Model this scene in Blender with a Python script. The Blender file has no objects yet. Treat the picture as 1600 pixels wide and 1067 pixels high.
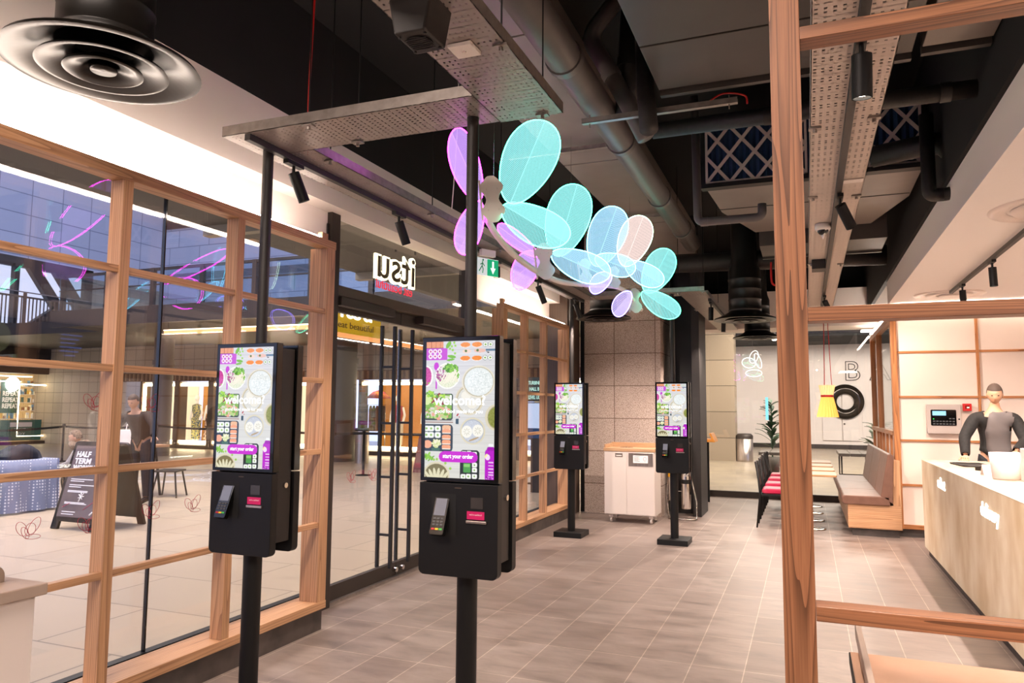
import bpy, bmesh, math, random
from mathutils import Vector, Matrix, Euler
import numpy as np
random.seed(7)
SC = bpy.context.scene
COL = SC.collection

# ------------------------------------------------------------------ camera
CAM_F = 1149.16
cam_d = bpy.data.cameras.new('camera'); cam = bpy.data.objects.new('camera', cam_d); COL.objects.link(cam)
cam_d.sensor_fit = 'HORIZONTAL'; cam_d.sensor_width = 36.0
cam_d.lens = CAM_F / 1600.0 * 36.0
cam_d.clip_start = 0.02; cam_d.clip_end = 300
yaw, pitch, roll = 0.38051066, 0.09042284, 0.00765255
fw = Vector((-math.sin(yaw)*math.cos(pitch), math.cos(yaw)*math.cos(pitch), math.sin(pitch)))
r0 = Vector((math.cos(yaw), math.sin(yaw), 0)); u0 = r0.cross(fw)
rt = math.cos(roll)*r0 + math.sin(roll)*u0; up = -math.sin(roll)*r0 + math.cos(roll)*u0
cam.matrix_world = Matrix(((rt.x, up.x, -fw.x, 0), (rt.y, up.y, -fw.y, 0), (rt.z, up.z, -fw.z, 1.6), (0, 0, 0, 1)))
SC.camera = cam

# ------------------------------------------------------------------ world (dusk sky), exposure
W = bpy.data.worlds.new('dusk'); SC.world = W; W.use_nodes = True
nt = W.node_tree; nt.nodes.clear()
wo = nt.nodes.new('ShaderNodeOutputWorld'); wb = nt.nodes.new('ShaderNodeBackground')
tc = nt.nodes.new('ShaderNodeTexCoord'); sx = nt.nodes.new('ShaderNodeSeparateXYZ'); cr = nt.nodes.new('ShaderNodeValToRGB')
nt.links.new(tc.outputs['Generated'], sx.inputs[0]); nt.links.new(sx.outputs['Z'], cr.inputs[0])
cr.color_ramp.elements[0].position = 0.45; cr.color_ramp.elements[0].color = (0.34, 0.38, 0.60, 1)
cr.color_ramp.elements[1].position = 0.9; cr.color_ramp.elements[1].color = (0.12, 0.17, 0.42, 1)
nt.links.new(cr.outputs[0], wb.inputs[0]); wb.inputs[1].default_value = 3.0
nt.links.new(wb.outputs[0], wo.inputs[0])
SC.view_settings.view_transform = 'Standard'; SC.view_settings.look = 'None'
SC.view_settings.gamma = 1.0; SC.view_settings.use_curve_mapping = False
SC.view_settings.exposure = 0.25

WARM = (1.0, 0.82, 0.72); WARMW = (1.0, 0.91, 0.85)
def area_light(name, loc, size, size_y, power, color=WARM, rot=(0, 0, 0), spread=None):
    l = bpy.data.lights.new(name, 'AREA'); l.shape = 'RECTANGLE'; l.size = size; l.size_y = size_y
    l.energy = power; l.color = color
    if spread: l.spread = spread
    o = bpy.data.objects.new(name, l); COL.objects.link(o); o.location = loc; o.rotation_euler = rot
    return o
def spot_light(name, loc, aim, power, angle=60, color=WARM, blend=0.6, radius=0.03):
    l = bpy.data.lights.new(name, 'SPOT'); l.energy = power; l.color = color; l.spot_size = math.radians(angle)
    l.spot_blend = blend; l.shadow_soft_size = radius
    o = bpy.data.objects.new(name, l); COL.objects.link(o); o.location = loc
    d = Vector(aim) - Vector(loc); o.rotation_euler = d.to_track_quat('-Z', 'Y').to_euler()
    return o
# added fill lamps out of view: behind the camera and over the counter
area_light('rear_fill_light', (-1.6, -0.2, 3.7), 2.6, 1.4, 260, WARM)
for y_ in (3.6, 6.0, 8.4):
    spot_light('counter_fill_light', (2.7, y_, 2.97), (2.7, y_, 0), 190, 150, WARMW, 0.8, 0.05)
area_light('right_rear_fill_light', (1.9, 0.2, 2.96), 1.6, 1.6, 110, WARMW)
# unseen lamps added to brighten the concourse, the lobby and its far wall
area_light('concourse_fill_light', (-10.5, 7.0, 8.6), 5, 7, 1800, (1.0, 0.84, 0.70))
area_light('lobby_wall_fill_light', (3.0, 25.5, 5.0), 9, 1.0, 950, (1.0, 0.86, 0.76), (math.radians(62), 0, 0))
area_light('lobby_fill_light', (0.5, 20.5, 4.75), 5, 7, 1100, (1.0, 0.86, 0.74))

# ------------------------------------------------------------------ mesh builder
class MB:
    def __init__(s): s.v = []; s.f = []; s.sm = []
    def add(s, vs, fs, smooth=False, M=None):
        o = len(s.v)
        for v in vs:
            v = Vector(v); s.v.append((M @ v) if M is not None else v)
        for f in fs: s.f.append([i+o for i in f]); s.sm.append(smooth)
        return s
    def box(s, a, b, M=None):
        x0, y0, z0 = a; x1, y1, z1 = b
        if x1 < x0: x0, x1 = x1, x0
        if y1 < y0: y0, y1 = y1, y0
        if z1 < z0: z0, z1 = z1, z0
        vs = [(x0,y0,z0),(x1,y0,z0),(x1,y1,z0),(x0,y1,z0),(x0,y0,z1),(x1,y0,z1),(x1,y1,z1),(x0,y1,z1)]
        return s.add(vs, [(0,3,2,1),(4,5,6,7),(0,1,5,4),(1,2,6,5),(2,3,7,6),(3,0,4,7)], False, M)
    def prism(s, pts, axis, a, b, M=None):
        """pts 2-D polygon (CCW), extruded along axis from a to b."""
        n = len(pts)
        def mk(p, t):
            return {'x': (t, p[0], p[1]), 'y': (p[0], t, p[1]), 'z': (p[0], p[1], t)}[axis]
        vs = [mk(p, a) for p in pts] + [mk(p, b) for p in pts]
        fs = [tuple(reversed(range(n))), tuple(range(n, 2*n))] + [(i, (i+1) % n, n+(i+1) % n, n+i) for i in range(n)]
        return s.add(vs, fs, False, M)
    def cyl(s, p, q, r, r2=None, n=20, caps=True, M=None):
        p = Vector(p); q = Vector(q); r2 = r if r2 is None else r2
        d = (q-p).normalized(); a = d.orthogonal().normalized(); b = d.cross(a)
        vs = []; o = len(s.v)
        for c, rr in ((p, r), (q, r2)):
            for i in range(n):
                t = 2*math.pi*i/n; vs.append(c + a*math.cos(t)*rr + b*math.sin(t)*rr)
        s.add(vs, [(i, (i+1) % n, n+(i+1) % n, n+i) for i in range(n)], True, M)
        if caps:
            s.add(vs, [tuple(reversed(range(n))), tuple(range(n, 2*n))], False, M)
        return s
    def lathe(s, prof, c=(0,0,0), n=40, M=None, smooth=True):
        """prof list of (r, z) about the z axis at c."""
        vs = []; fs = []
        m = len(prof)
        for r, z in prof:
            for i in range(n):
                t = 2*math.pi*i/n; vs.append((c[0]+r*math.cos(t), c[1]+r*math.sin(t), c[2]+z))
        for j in range(m-1):
            for i in range(n):
                fs.append((j*n+i, j*n+(i+1) % n, (j+1)*n+(i+1) % n, (j+1)*n+i))
        return s.add(vs, fs, smooth, M)
    def tube(s, pts, r, n=10, closed=False, M=None, radii=None):
        pts = [Vector(p) for p in pts]; k = len(pts); vs = []
        prev = None
        for i, p in enumerate(pts):
            if closed: d = pts[(i+1) % k] - pts[i-1]
            else: d = pts[min(i+1, k-1)] - pts[max(i-1, 0)]
            d.normalize()
            if prev is None: a = d.orthogonal().normalized()
            else:
                a = prev - d*prev.dot(d)
                a = a.normalized() if a.length > 1e-6 else d.orthogonal().normalized()
            prev = a; b = d.cross(a); rr = radii[i] if radii else r
            for j in range(n):
                t = 2*math.pi*j/n; vs.append(p + a*math.cos(t)*rr + b*math.sin(t)*rr)
        fs = []
        for i in range(k if closed else k-1):
            i2 = (i+1) % k
            for j in range(n): fs.append((i*n+j, i*n+(j+1) % n, i2*n+(j+1) % n, i2*n+j))
        if not closed: fs += [tuple(reversed(range(n))), tuple(range((k-1)*n, k*n))]
        return s.add(vs, fs, True, M)
    def ball(s, c, r, sc=(1,1,1), n=16, m=10, M=None):
        vs = []; fs = []
        for j in range(m+1):
            ph = math.pi*j/m
            for i in range(n):
                t = 2*math.pi*i/n
                vs.append((c[0]+r*sc[0]*math.sin(ph)*math.cos(t), c[1]+r*sc[1]*math.sin(ph)*math.sin(t), c[2]+r*sc[2]*math.cos(ph)))
        for j in range(m):
            for i in range(n): fs.append((j*n+i, (j+1)*n+i, (j+1)*n+(i+1) % n, j*n+(i+1) % n))
        return s.add(vs, fs, True, M)
    def build(s, name, mat, parent=None, bevel=0, seg=2, loc=None, M=None):
        me = bpy.data.meshes.new(name)
        me.from_pydata([tuple(v) for v in s.v], [], s.f)
        me.polygons.foreach_set('use_smooth', s.sm)
        bm = bmesh.new(); bm.from_mesh(me); bmesh.ops.recalc_face_normals(bm, faces=bm.faces); bm.to_mesh(me); bm.free()
        me.materials.append(mat)
        o = bpy.data.objects.new(name, me); COL.objects.link(o)
        if parent is not None: o.parent = parent
        if loc: o.location = loc
        if bevel:
            b = o.modifiers.new('bevel', 'BEVEL'); b.width = bevel; b.segments = seg; b.limit_method = 'ANGLE'
            b.angle_limit = math.radians(40)
        return o

def tag(o, label=None, cat=None, group=None, kind=None):
    if label: o['label'] = label
    if cat: o['category'] = cat
    if group: o['group'] = group
    if kind: o['kind'] = kind
    return o
def thing(name, label, cat, loc=(0,0,0), rz=0, group=None):
    o = bpy.data.objects.new(name, None); COL.objects.link(o); o.empty_display_size = 0.05
    o.location = loc; o.rotation_euler = (0, 0, rz)
    return tag(o, label, cat, group)
def struct(name):
    o = bpy.data.objects.new(name, None); COL.objects.link(o); o.empty_display_size = 0.05
    o['kind'] = 'structure'; return o
def kids(o): return [c for c in bpy.data.objects if c.parent == o]
def copy_tree(o, parent=None):
    c = o.copy(); COL.objects.link(c)
    if parent is not None: c.parent = parent
    for ch in kids(o): copy_tree(ch, c)
    return c
def rrect(x0, z0, x1, z1, r, n=5, corners=(1,1,1,1)):
    pts = []
    for (cx, cz, a0, k) in ((x1-r, z0+r, -90, 0), (x1-r, z1-r, 0, 1), (x0+r, z1-r, 90, 2), (x0+r, z0+r, 180, 3)):
        if corners[k]:
            for i in range(n+1):
                t = math.radians(a0 + 90*i/n); pts.append((cx+r*math.cos(t), cz+r*math.sin(t)))
        else:
            pts.append(((x1 if k in (0,1) else x0), (z0 if k in (0,3) else z1)))
    return pts
def text(s, size, mat, parent=None, M=None, ext=0.0008, name='lettering', align='CENTER', bold=0.0, spacing=1.0, fit=None):
    cu = bpy.data.curves.new(name, 'FONT'); cu.body = s; cu.size = size; cu.extrude = ext; cu.align_x = align
    cu.offset = bold; cu.space_character = spacing; cu.resolution_u = 3
    t = bpy.data.objects.new(name, cu); COL.objects.link(t)
    me = bpy.data.meshes.new_from_object(t); bpy.data.objects.remove(t)
    if fit:
        xs = [v.co.x for v in me.vertices]; w = max(xs)-min(xs)
        for v in me.vertices: v.co.x *= fit/w
    if M is not None: me.transform(M)
    me.materials.clear(); me.materials.append(mat); me.name = name
    o = bpy.data.objects.new(name, me); COL.objects.link(o)
    if parent is not None: o.parent = parent
    return o
def basis(o, xdir, ydir):
    """matrix that lays text (x right, y up) at o with the given world directions"""
    x = Vector(xdir).normalized(); y = Vector(ydir).normalized(); z = x.cross(y)
    return Matrix(((x.x, y.x, z.x, o[0]), (x.y, y.y, z.y, o[1]), (x.z, y.z, z.z, o[2]), (0, 0, 0, 1)))

# ------------------------------------------------------------------ materials
def lin(h):
    h = h.lstrip('#'); c = [int(h[i:i+2], 16)/255 for i in (0, 2, 4)]
    return tuple((x/12.92 if x <= 0.04045 else ((x+0.055)/1.055)**2.4) for x in c) + (1,)
def mat(name, col='#808080', rough=0.5, metal=0.0, emit=None, es=0.0, spec=None):
    m = bpy.data.materials.new(name); m.use_nodes = True; b = m.node_tree.nodes['Principled BSDF']
    b.inputs['Base Color'].default_value = lin(col) if isinstance(col, str) else col
    b.inputs['Roughness'].default_value = rough; b.inputs['Metallic'].default_value = metal
    if spec is not None: b.inputs['Specular IOR Level'].default_value = spec
    if emit: b.inputs['Emission Color'].default_value = lin(emit); b.inputs['Emission Strength'].default_value = es
    return m
def N(m, t, **kw):
    n = m.node_tree.nodes.new(t)
    for k, v in kw.items(): setattr(n, k, v)
    return n
def Lk(m, a, b): m.node_tree.links.new(a, b)
def ramp(m, stops):
    n = N(m, 'ShaderNodeValToRGB'); e = n.color_ramp.elements
    while len(e) < len(stops): e.new(0.5)
    for i, (p, c) in enumerate(stops): e[i].position = p; e[i].color = lin(c) if isinstance(c, str) else c
    return n
def coords(m, scale=(1,1,1), rot=(0,0,0), loc=(0,0,0), kind='Object'):
    t = N(m, 'ShaderNodeTexCoord'); p = N(m, 'ShaderNodeMapping')
    p.inputs['Scale'].default_value = scale; p.inputs['Rotation'].default_value = rot; p.inputs['Location'].default_value = loc
    Lk(m, t.outputs[kind], p.inputs[0]); return p.outputs[0]
def noise_mat(name, c1, c2, scale=5, rough=0.5, detail=6, stretch=(1,1,1), metal=0.0, bump=0.0, p=(0.35, 0.65)):
    m = mat(name, c1, rough, metal); b = m.node_tree.nodes['Principled BSDF']
    n = N(m, 'ShaderNodeTexNoise'); n.inputs['Scale'].default_value = scale; n.inputs['Detail'].default_value = detail
    Lk(m, coords(m, stretch), n.inputs['Vector']); r = ramp(m, [(p[0], c1), (p[1], c2)])
    Lk(m, n.outputs[0], r.inputs[0]); Lk(m, r.outputs[0], b.inputs['Base Color'])
    if bump:
        bp = N(m, 'ShaderNodeBump'); bp.inputs['Strength'].default_value = bump; bp.inputs['Distance'].default_value = 0.004
        Lk(m, n.outputs[0], bp.inputs['Height']); Lk(m, bp.outputs[0], b.inputs['Normal'])
    return m
def wood(name, axis, c1='#a86a3c', c2='#c98a55', c3='#7d4a26', rough=0.45, k=1.0):
    m = mat(name, c1, rough); b = m.node_tree.nodes['Principled BSDF']
    st = {'x': (0.10, 4, 4), 'y': (4, 0.10, 4), 'z': (4, 4, 0.10)}[axis]
    co = coords(m, tuple(v*k for v in st))
    n1 = N(m, 'ShaderNodeTexNoise'); n1.inputs['Scale'].default_value = 1.5; n1.inputs['Detail'].default_value = 1.2
    Lk(m, co, n1.inputs['Vector'])
    mu = N(m, 'ShaderNodeMath', operation='MULTIPLY'); mu.inputs[1].default_value = 30
    Lk(m, n1.outputs[0], mu.inputs[0])
    fr = N(m, 'ShaderNodeMath', operation='FRACT'); Lk(m, mu.outputs[0], fr.inputs[0])
    pw = N(m, 'ShaderNodeMath', operation='POWER'); pw.inputs[1].default_value = 3.0; Lk(m, fr.outputs[0], pw.inputs[0])
    n2 = N(m, 'ShaderNodeTexNoise'); n2.inputs['Scale'].default_value = 34; n2.inputs['Detail'].default_value = 5
    Lk(m, co, n2.inputs['Vector'])
    r = ramp(m, [(0.3, c1), (0.7, c2)]); Lk(m, n2.outputs[0], r.inputs[0])
    ml = N(m, 'ShaderNodeMath', operation='MULTIPLY'); ml.inputs[1].default_value = 0.8; Lk(m, pw.outputs[0], ml.inputs[0])
    mc = N(m, 'ShaderNodeMix', data_type='RGBA'); mc.inputs[7].default_value = lin(c3)
    Lk(m, ml.outputs[0], mc.inputs[0]); Lk(m, r.outputs[0], mc.inputs[6]); Lk(m, mc.outputs[2], b.inputs['Base Color'])
    bp = N(m, 'ShaderNodeBump'); bp.inputs['Strength'].default_value = 0.08; bp.inputs['Distance'].default_value = 0.002
    Lk(m, n2.outputs[0], bp.inputs['Height']); Lk(m, bp.outputs[0], b.inputs['Normal'])
    return m
def emis(name, col, s):
    m = bpy.data.materials.new(name); m.use_nodes = True; t = m.node_tree; t.nodes.clear()
    e = t.nodes.new('ShaderNodeEmission'); o = t.nodes.new('ShaderNodeOutputMaterial')
    e.inputs[0].default_value = lin(col) if isinstance(col, str) else col; e.inputs[1].default_value = s
    t.links.new(e.outputs[0], o.inputs[0]); return m
def glass_mat(name, base=0.05, edge=0.75, tint=(0.97, 0.98, 0.97, 1), power=4.0):
    m = bpy.data.materials.new(name); m.use_nodes = True; t = m.node_tree; t.nodes.clear()
    o = N(m, 'ShaderNodeOutputMaterial'); mx = N(m, 'ShaderNodeMixShader'); tr = N(m, 'ShaderNodeBsdfTransparent')
    gl = N(m, 'ShaderNodeBsdfGlossy'); gl.inputs['Roughness'].default_value = 0.0
    tr.inputs[0].default_value = tint
    lw = N(m, 'ShaderNodeLayerWeight'); lw.inputs[0].default_value = 0.5
    pw = N(m, 'ShaderNodeMath', operation='POWER'); pw.inputs[1].default_value = power
    ma = N(m, 'ShaderNodeMath', operation='MULTIPLY_ADD'); ma.inputs[1].default_value = edge; ma.inputs[2].default_value = base
    Lk(m, lw.outputs['Facing'], pw.inputs[0]); Lk(m, pw.outputs[0], ma.inputs[0]); Lk(m, ma.outputs[0], mx.inputs[0])
    Lk(m, tr.outputs[0], mx.inputs[1]); Lk(m, gl.outputs[0], mx.inputs[2]); Lk(m, mx.outputs[0], o.inputs[0])
    return m

M_black = mat('black_powder_coat', '#0b0a0a', 0.5, spec=0.35)
M_black2 = mat('black_satin_side', '#1d1917', 0.5)
M_gloss = mat('black_gloss', '#0a0a0a', 0.12)
M_dark = mat('dark_ceiling_paint', '#0c0b0b', 0.8)
M_void = noise_mat('dark_void_paint', '#080707', '#141110', 1.2, 0.85)
M_bronze = mat('dark_bronze_metal', '#3a322d', 0.45, 0.3)
M_bronze_l = mat('bronze_metal_light', '#57493f', 0.4, 0.35)
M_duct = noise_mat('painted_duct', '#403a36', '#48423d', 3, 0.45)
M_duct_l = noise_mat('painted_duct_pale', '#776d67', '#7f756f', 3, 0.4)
M_pipe = noise_mat('grey_painted_pipe', '#5a5553', '#625c59', 6, 0.4)
M_lag = noise_mat('black_pipe_lagging', '#15120f', '#211d1a', 30, 0.55, bump=0.5)
M_white = noise_mat('white_paint', '#e6ddd6', '#e9e1da', 2, 0.7)
M_cream = noise_mat('cream_panel', '#e8d6c8', '#ebdacd', 2, 0.6)
M_lam = mat('white_laminate', '#ddd2ca', 0.3)
M_chrome = mat('chrome', '#d8d4cf', 0.15, 1.0)
M_steel = noise_mat('brushed_steel', '#a79b92', '#bfb3a9', 40, 0.3, stretch=(1, 1, 0.05), metal=0.9)
M_wx = wood('oak_grain_x', 'x'); M_wy = wood('oak_grain_y', 'y'); M_wz = wood('oak_grain_z', 'z')
M_owx = wood('pale_oak_x', 'x', '#b98a62', '#cea27a', '#8a6042'); M_owy = wood('pale_oak_y', 'y', '#b98a62', '#cea27a', '#8a6042')
M_owz = wood('pale_oak_z', 'z', '#b98a62', '#cea27a', '#8a6042')
M_glass = glass_mat('window_glass', 0.07, 0.65)
M_glass2 = glass_mat('lobby_glass', 0.05, 0.5)
M_cove = emis('cove_strip', (1.0, 0.84, 0.72, 1), 30)
M_lens = emis('lamp_lens', (1.0, 0.85, 0.7, 1), 12)
M_wlet = emis('white_lit_letters', (1.0, 0.93, 0.8, 1), 5)
M_whitetxt = mat('white_print', '#f4f2f0', 0.5)
M_magenta = mat('magenta_sticker', '#c8105f', 0.45)
M_red = mat('red_plastic', '#c01818', 0.4)
M_leather = noise_mat('brown_leather', '#68483a', '#745243', 8, 0.42, bump=0.05)
M_dskirt = noise_mat('dark_stone_skirting', '#3e3733', '#514843', 7, 0.6)

def tile_mat():
    m = mat('stone_floor_tiles', '#8d8078', 0.33); b = m.node_tree.nodes['Principled BSDF']
    br = N(m, 'ShaderNodeTexBrick'); br.offset = 0.0; br.squash = 1.0
    br.inputs['Scale'].default_value = 1.0; br.inputs['Brick Width'].default_value = 0.645; br.inputs['Row Height'].default_value = 0.319
    br.inputs['Mortar Size'].default_value = 0.0028; br.inputs['Mortar Smooth'].default_value = 0.1
    br.inputs['Color1'].default_value = lin('#8a7c74'); br.inputs['Color2'].default_value = lin('#998c84')
    br.inputs['Mortar'].default_value = lin('#c3b4a6')
    # brick rows run along x of the texture: map (y, x)
    co = coords(m, (1, 1, 1), (0, 0, math.radians(90)), (5.53+645*0.01, 0.4+3.19, 0))
    Lk(m, co, br.inputs['Vector'])
    n = N(m, 'ShaderNodeTexNoise'); n.inputs['Scale'].default_value = 3.2; n.inputs['Detail'].default_value = 9; n.inputs['Roughness'].default_value = 0.62
    n.inputs['Distortion'].default_value = 0.5
    Lk(m, coords(m, (0.9, 2.6, 1), (0, 0, 0.5)), n.inputs['Vector']); r = ramp(m, [(0.30, '#8f8784'), (0.5, '#d8d2ce'), (0.72, '#ffffff')])
    Lk(m, n.outputs[0], r.inputs[0])
    mx = N(m, 'ShaderNodeMix', data_type='RGBA', blend_type='MULTIPLY'); mx.inputs[0].default_value = 0.75
    Lk(m, br.outputs['Color'], mx.inputs[6]); Lk(m, r.outputs[0], mx.inputs[7]); Lk(m, mx.outputs[2], b.inputs['Base Color'])
    r2 = ramp(m, [(0.3, (0.3,)*3+(1,)), (0.7, (0.45,)*3+(1,))]); Lk(m, n.outputs[0], r2.inputs[0]); Lk(m, r2.outputs[0], b.inputs['Roughness'])
    bp = N(m, 'ShaderNodeBump'); bp.inputs['Strength'].default_value = 0.25; bp.inputs['Distance'].default_value = 0.003
    Lk(m, n.outputs[0], bp.inputs['Height']); Lk(m, bp.outputs[0], b.inputs['Normal'])
    return m
M_tile = tile_mat()
def grid_mat(name, w, h, c1, c2, mort, ms=0.01, plane='xz', offset=0.0, rough=0.7, spots=None, sloc=(0,0,0)):
    m = mat(name, c1, rough); b = m.node_tree.nodes['Principled BSDF']
    br = N(m, 'ShaderNodeTexBrick'); br.offset = offset; br.inputs['Scale'].default_value = 1.0
    br.inputs['Brick Width'].default_value = w; br.inputs['Row Height'].default_value = h
    br.inputs['Mortar Size'].default_value = ms; br.inputs['Color1'].default_value = lin(c1); br.inputs['Color2'].default_value = lin(c2)
    br.inputs['Mortar'].default_value = lin(mort)
    t = N(m, 'ShaderNodeTexCoord'); sp = N(m, 'ShaderNodeSeparateXYZ'); cb = N(m, 'ShaderNodeCombineXYZ')
    Lk(m, t.outputs['Object'], sp.inputs[0])
    ax = {'xz': ('X', 'Z'), 'yz': ('Y', 'Z'), 'xy': ('X', 'Y')}[plane]
    Lk(m, sp.outputs[ax[0]], cb.inputs[0]); Lk(m, sp.outputs[ax[1]], cb.inputs[1])
    mp = N(m, 'ShaderNodeMapping'); mp.inputs['Location'].default_value = sloc; Lk(m, cb.outputs[0], mp.inputs[0])
    Lk(m, mp.outputs[0], br.inputs['Vector'])
    out = br.outputs['Color']
    if spots:
        n = N(m, 'ShaderNodeTexNoise'); n.inputs['Scale'].default_value = spots[0]; n.inputs['Detail'].default_value = 3
        Lk(m, t.outputs['Object'], n.inputs['Vector']); r = ramp(m, [(spots[1], spots[2]), (spots[3], '#ffffff')])
        Lk(m, n.outputs[0], r.inputs[0])
        mx = N(m, 'ShaderNodeMix', data_type='RGBA', blend_type='MULTIPLY'); mx.inputs[0].default_value = 1.0
        Lk(m, out, mx.inputs[6]); Lk(m, r.outputs[0], mx.inputs[7]); out = mx.outputs[2]
    Lk(m, out, b.inputs['Base Color'])
    return m
def perf_mat(name, col, axis='y', metal=0.55, rough=0.38, fine=False, pa=0.025):
    """galvanised tray sheet: rows of punched slots, real holes"""
    m = bpy.data.materials.new(name); m.use_nodes = True; t = m.node_tree; b = t.nodes['Principled BSDF']; o = t.nodes['Material Output']
    b.inputs['Base Color'].default_value = lin(col); b.inputs['Metallic'].default_value = metal; b.inputs['Roughness'].default_value = rough
    tc = N(m, 'ShaderNodeTexCoord'); sp = N(m, 'ShaderNodeSeparateXYZ'); Lk(m, tc.outputs['Object'], sp.inputs[0])
    A, B = ('X', 'Y') if axis == 'y' else ('Y', 'X')     # A across the tray, B along it
    def fr(src, per):
        d = N(m, 'ShaderNodeMath', operation='DIVIDE'); d.inputs[1].default_value = per; Lk(m, src, d.inputs[0])
        f = N(m, 'ShaderNodeMath', operation='FRACT'); Lk(m, d.outputs[0], f.inputs[0])
        s = N(m, 'ShaderNodeMath', operation='SUBTRACT'); s.inputs[1].default_value = 0.5; Lk(m, f.outputs[0], s.inputs[0])
        a = N(m, 'ShaderNodeMath', operation='ABSOLUTE'); Lk(m, s.outputs[0], a.inputs[0]); return a.outputs[0]
    def lt(src, v):
        n = N(m, 'ShaderNodeMath', operation='LESS_THAN'); n.inputs[1].default_value = v; Lk(m, src, n.inputs[0]); return n.outputs[0]
    def mul(a, b_):
        n = N(m, 'ShaderNodeMath', operation='MULTIPLY'); Lk(m, a, n.inputs[0]); Lk(m, b_, n.inputs[1]); return n.outputs[0]
    def mx_(a, b_):
        n = N(m, 'ShaderNodeMath', operation='MAXIMUM'); Lk(m, a, n.inputs[0]); Lk(m, b_, n.inputs[1]); return n.outputs[0]
    pb = 0.1
    # two rows of square-ish holes, then one row of long slots across
    d1 = N(m, 'ShaderNodeMath', operation='DIVIDE'); d1.inputs[1].default_value = pb; Lk(m, sp.outputs[B], d1.inputs[0])
    f1 = N(m, 'ShaderNodeMath', operation='FRACT'); Lk(m, d1.outputs[0], f1.inputs[0])
    def near(v, w):
        s = N(m, 'ShaderNodeMath', operation='SUBTRACT'); s.inputs[1].default_value = v; Lk(m, f1.outputs[0], s.inputs[0])
        a = N(m, 'ShaderNodeMath', operation='ABSOLUTE'); Lk(m, s.outputs[0], a.inputs[0]); return lt(a.outputs[0], w)
    hw = 0.07
    holes = mul(mx_(near(0.2, hw), near(0.5, hw)), lt(fr(sp.outputs[A], pa), 0.19))
    slots = mul(near(0.83, 0.03), lt(fr(sp.outputs[A], pa*1.3), 0.34))
    fac = mx_(holes, slots)
    tr = N(m, 'ShaderNodeBsdfTransparent'); mx = N(m, 'ShaderNodeMixShader')
    Lk(m, fac, mx.inputs[0]); Lk(m, b.outputs[0], mx.inputs[1]); Lk(m, tr.outputs[0], mx.inputs[2]); Lk(m, mx.outputs[0], o.inputs[0])
    n = N(m, 'ShaderNodeTexNoise'); n.inputs['Scale'].default_value = 18; Lk(m, tc.outputs['Object'], n.inputs['Vector'])
    r = ramp(m, [(0.3, (rough-0.06,)*3+(1,)), (0.7, (rough+0.08,)*3+(1,))]); Lk(m, n.outputs[0], r.inputs[0]); Lk(m, r.outputs[0], b.inputs['Roughness'])
    return m
M_perf_y = perf_mat('galvanised_tray_y', '#a59c96', 'y'); M_perf_x = perf_mat('galvanised_tray_x', '#a59c96', 'x')
M_perf_w = perf_mat('pale_perforated_tray', '#cdbfb4', 'y', 0.0, 0.55, pa=0.0316)
M_galv = noise_mat('galvanised_edge', '#8f8781', '#a39a93', 20, 0.35, metal=0.7)
M_granite = grid_mat('granite_blocks', 0.64, 0.502, '#cfbfb3', '#c2b2a6', '#7e6a5c', 0.006, 'xz', 0.0, 0.75, (110, 0.40, '#b8aca4', 0.52), (2.13, 0.05, 0))
# ================================================================== ROOM SHELL
XW = -3.66            # glass line of the shopfront
MB().box((-3.72, -2.5, -0.1), (4.6, 14.3, 0)).build('floor', M_tile)['kind'] = 'structure'
MB().box((-3.9, -2.5, 4.6), (4.6, 14.5, 4.7)).build('ceiling', M_dark)['kind'] = 'structure'
MB().box((-3.9, -2.6, 0), (4.6, -2.5, 4.6)).build('wall_rear', M_dark)['kind'] = 'structure'
MB().box((4.6, -2.5, 0), (4.7, 14.3, 4.6)).build('wall_right', M_cream)['kind'] = 'structure'
# left: white bulkhead with soffit, black wall above
o = MB().box((-3.9, -2.5, 3.72), (-3.46, 14.3, 4.6)).build('wall_left', M_void); o['kind'] = 'structure'
o = MB().box((-3.50, -2.5, 3.2), (-3.46, 11.1, 3.72)).box((-3.70, -2.5, 3.2), (-3.50, 11.1, 3.24)).build('trim_1', M_white); o['kind'] = 'structure'
MB().box((-5.6, -2.5, 3.40), (-3.74, 11.1, 3.46)).build('ceiling_canopy', mat('dark_canopy', '#4a463e', 0.6))['kind'] = 'structure'
MB().box((-5.6, 5.6, 3.30), (-3.74, 5.7, 3.40)).box((-5.6, 8.3, 3.30), (-3.74, 8.4, 3.40)).build('trim_12', mat('pale_beam', '#8f8878', 0.6))['kind'] = 'structure'
# right: white ceiling over the counter with its fascia
MB().box((1.03, -2.5, 3.0), (4.6, 10.8, 3.05)).box((1.03, -2.5, 3.05), (1.07, 10.8, 3.30)).build('trim_2', mat('bright_white_ceiling', '#f3eeea', 0.7))['kind'] = 'structure'
MB().box((1.0, -2.5, 3.30), (1.05, 14.3, 4.6)).build('trim_3', M_void)['kind'] = 'structure'
# far soffit band above the lobby glass
MB().box((-3.4, 13.7, 3.05), (4.6, 14.5, 3.25)).box((-3.4, 13.7, 3.25), (4.6, 13.74, 3.7)).build('trim_4', M_white)['kind'] = 'structure'
MB().box((-3.4, 14.25, 3.25), (4.6, 14.5, 4.6)).build('wall_back', M_dark)['kind'] = 'structure'
# skirting below the shopfront frames
MB().box((XW-0.02, -2.5, 0), (-3.30, 4.58, 0.15)).build('baseboard_left', M_dskirt)['kind'] = 'structure'
MB().box((XW-0.02, 7.82, 0), (-3.30, 10.6, 0.15)).build('baseboard_left_far', M_dskirt)['kind'] = 'structure'

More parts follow.
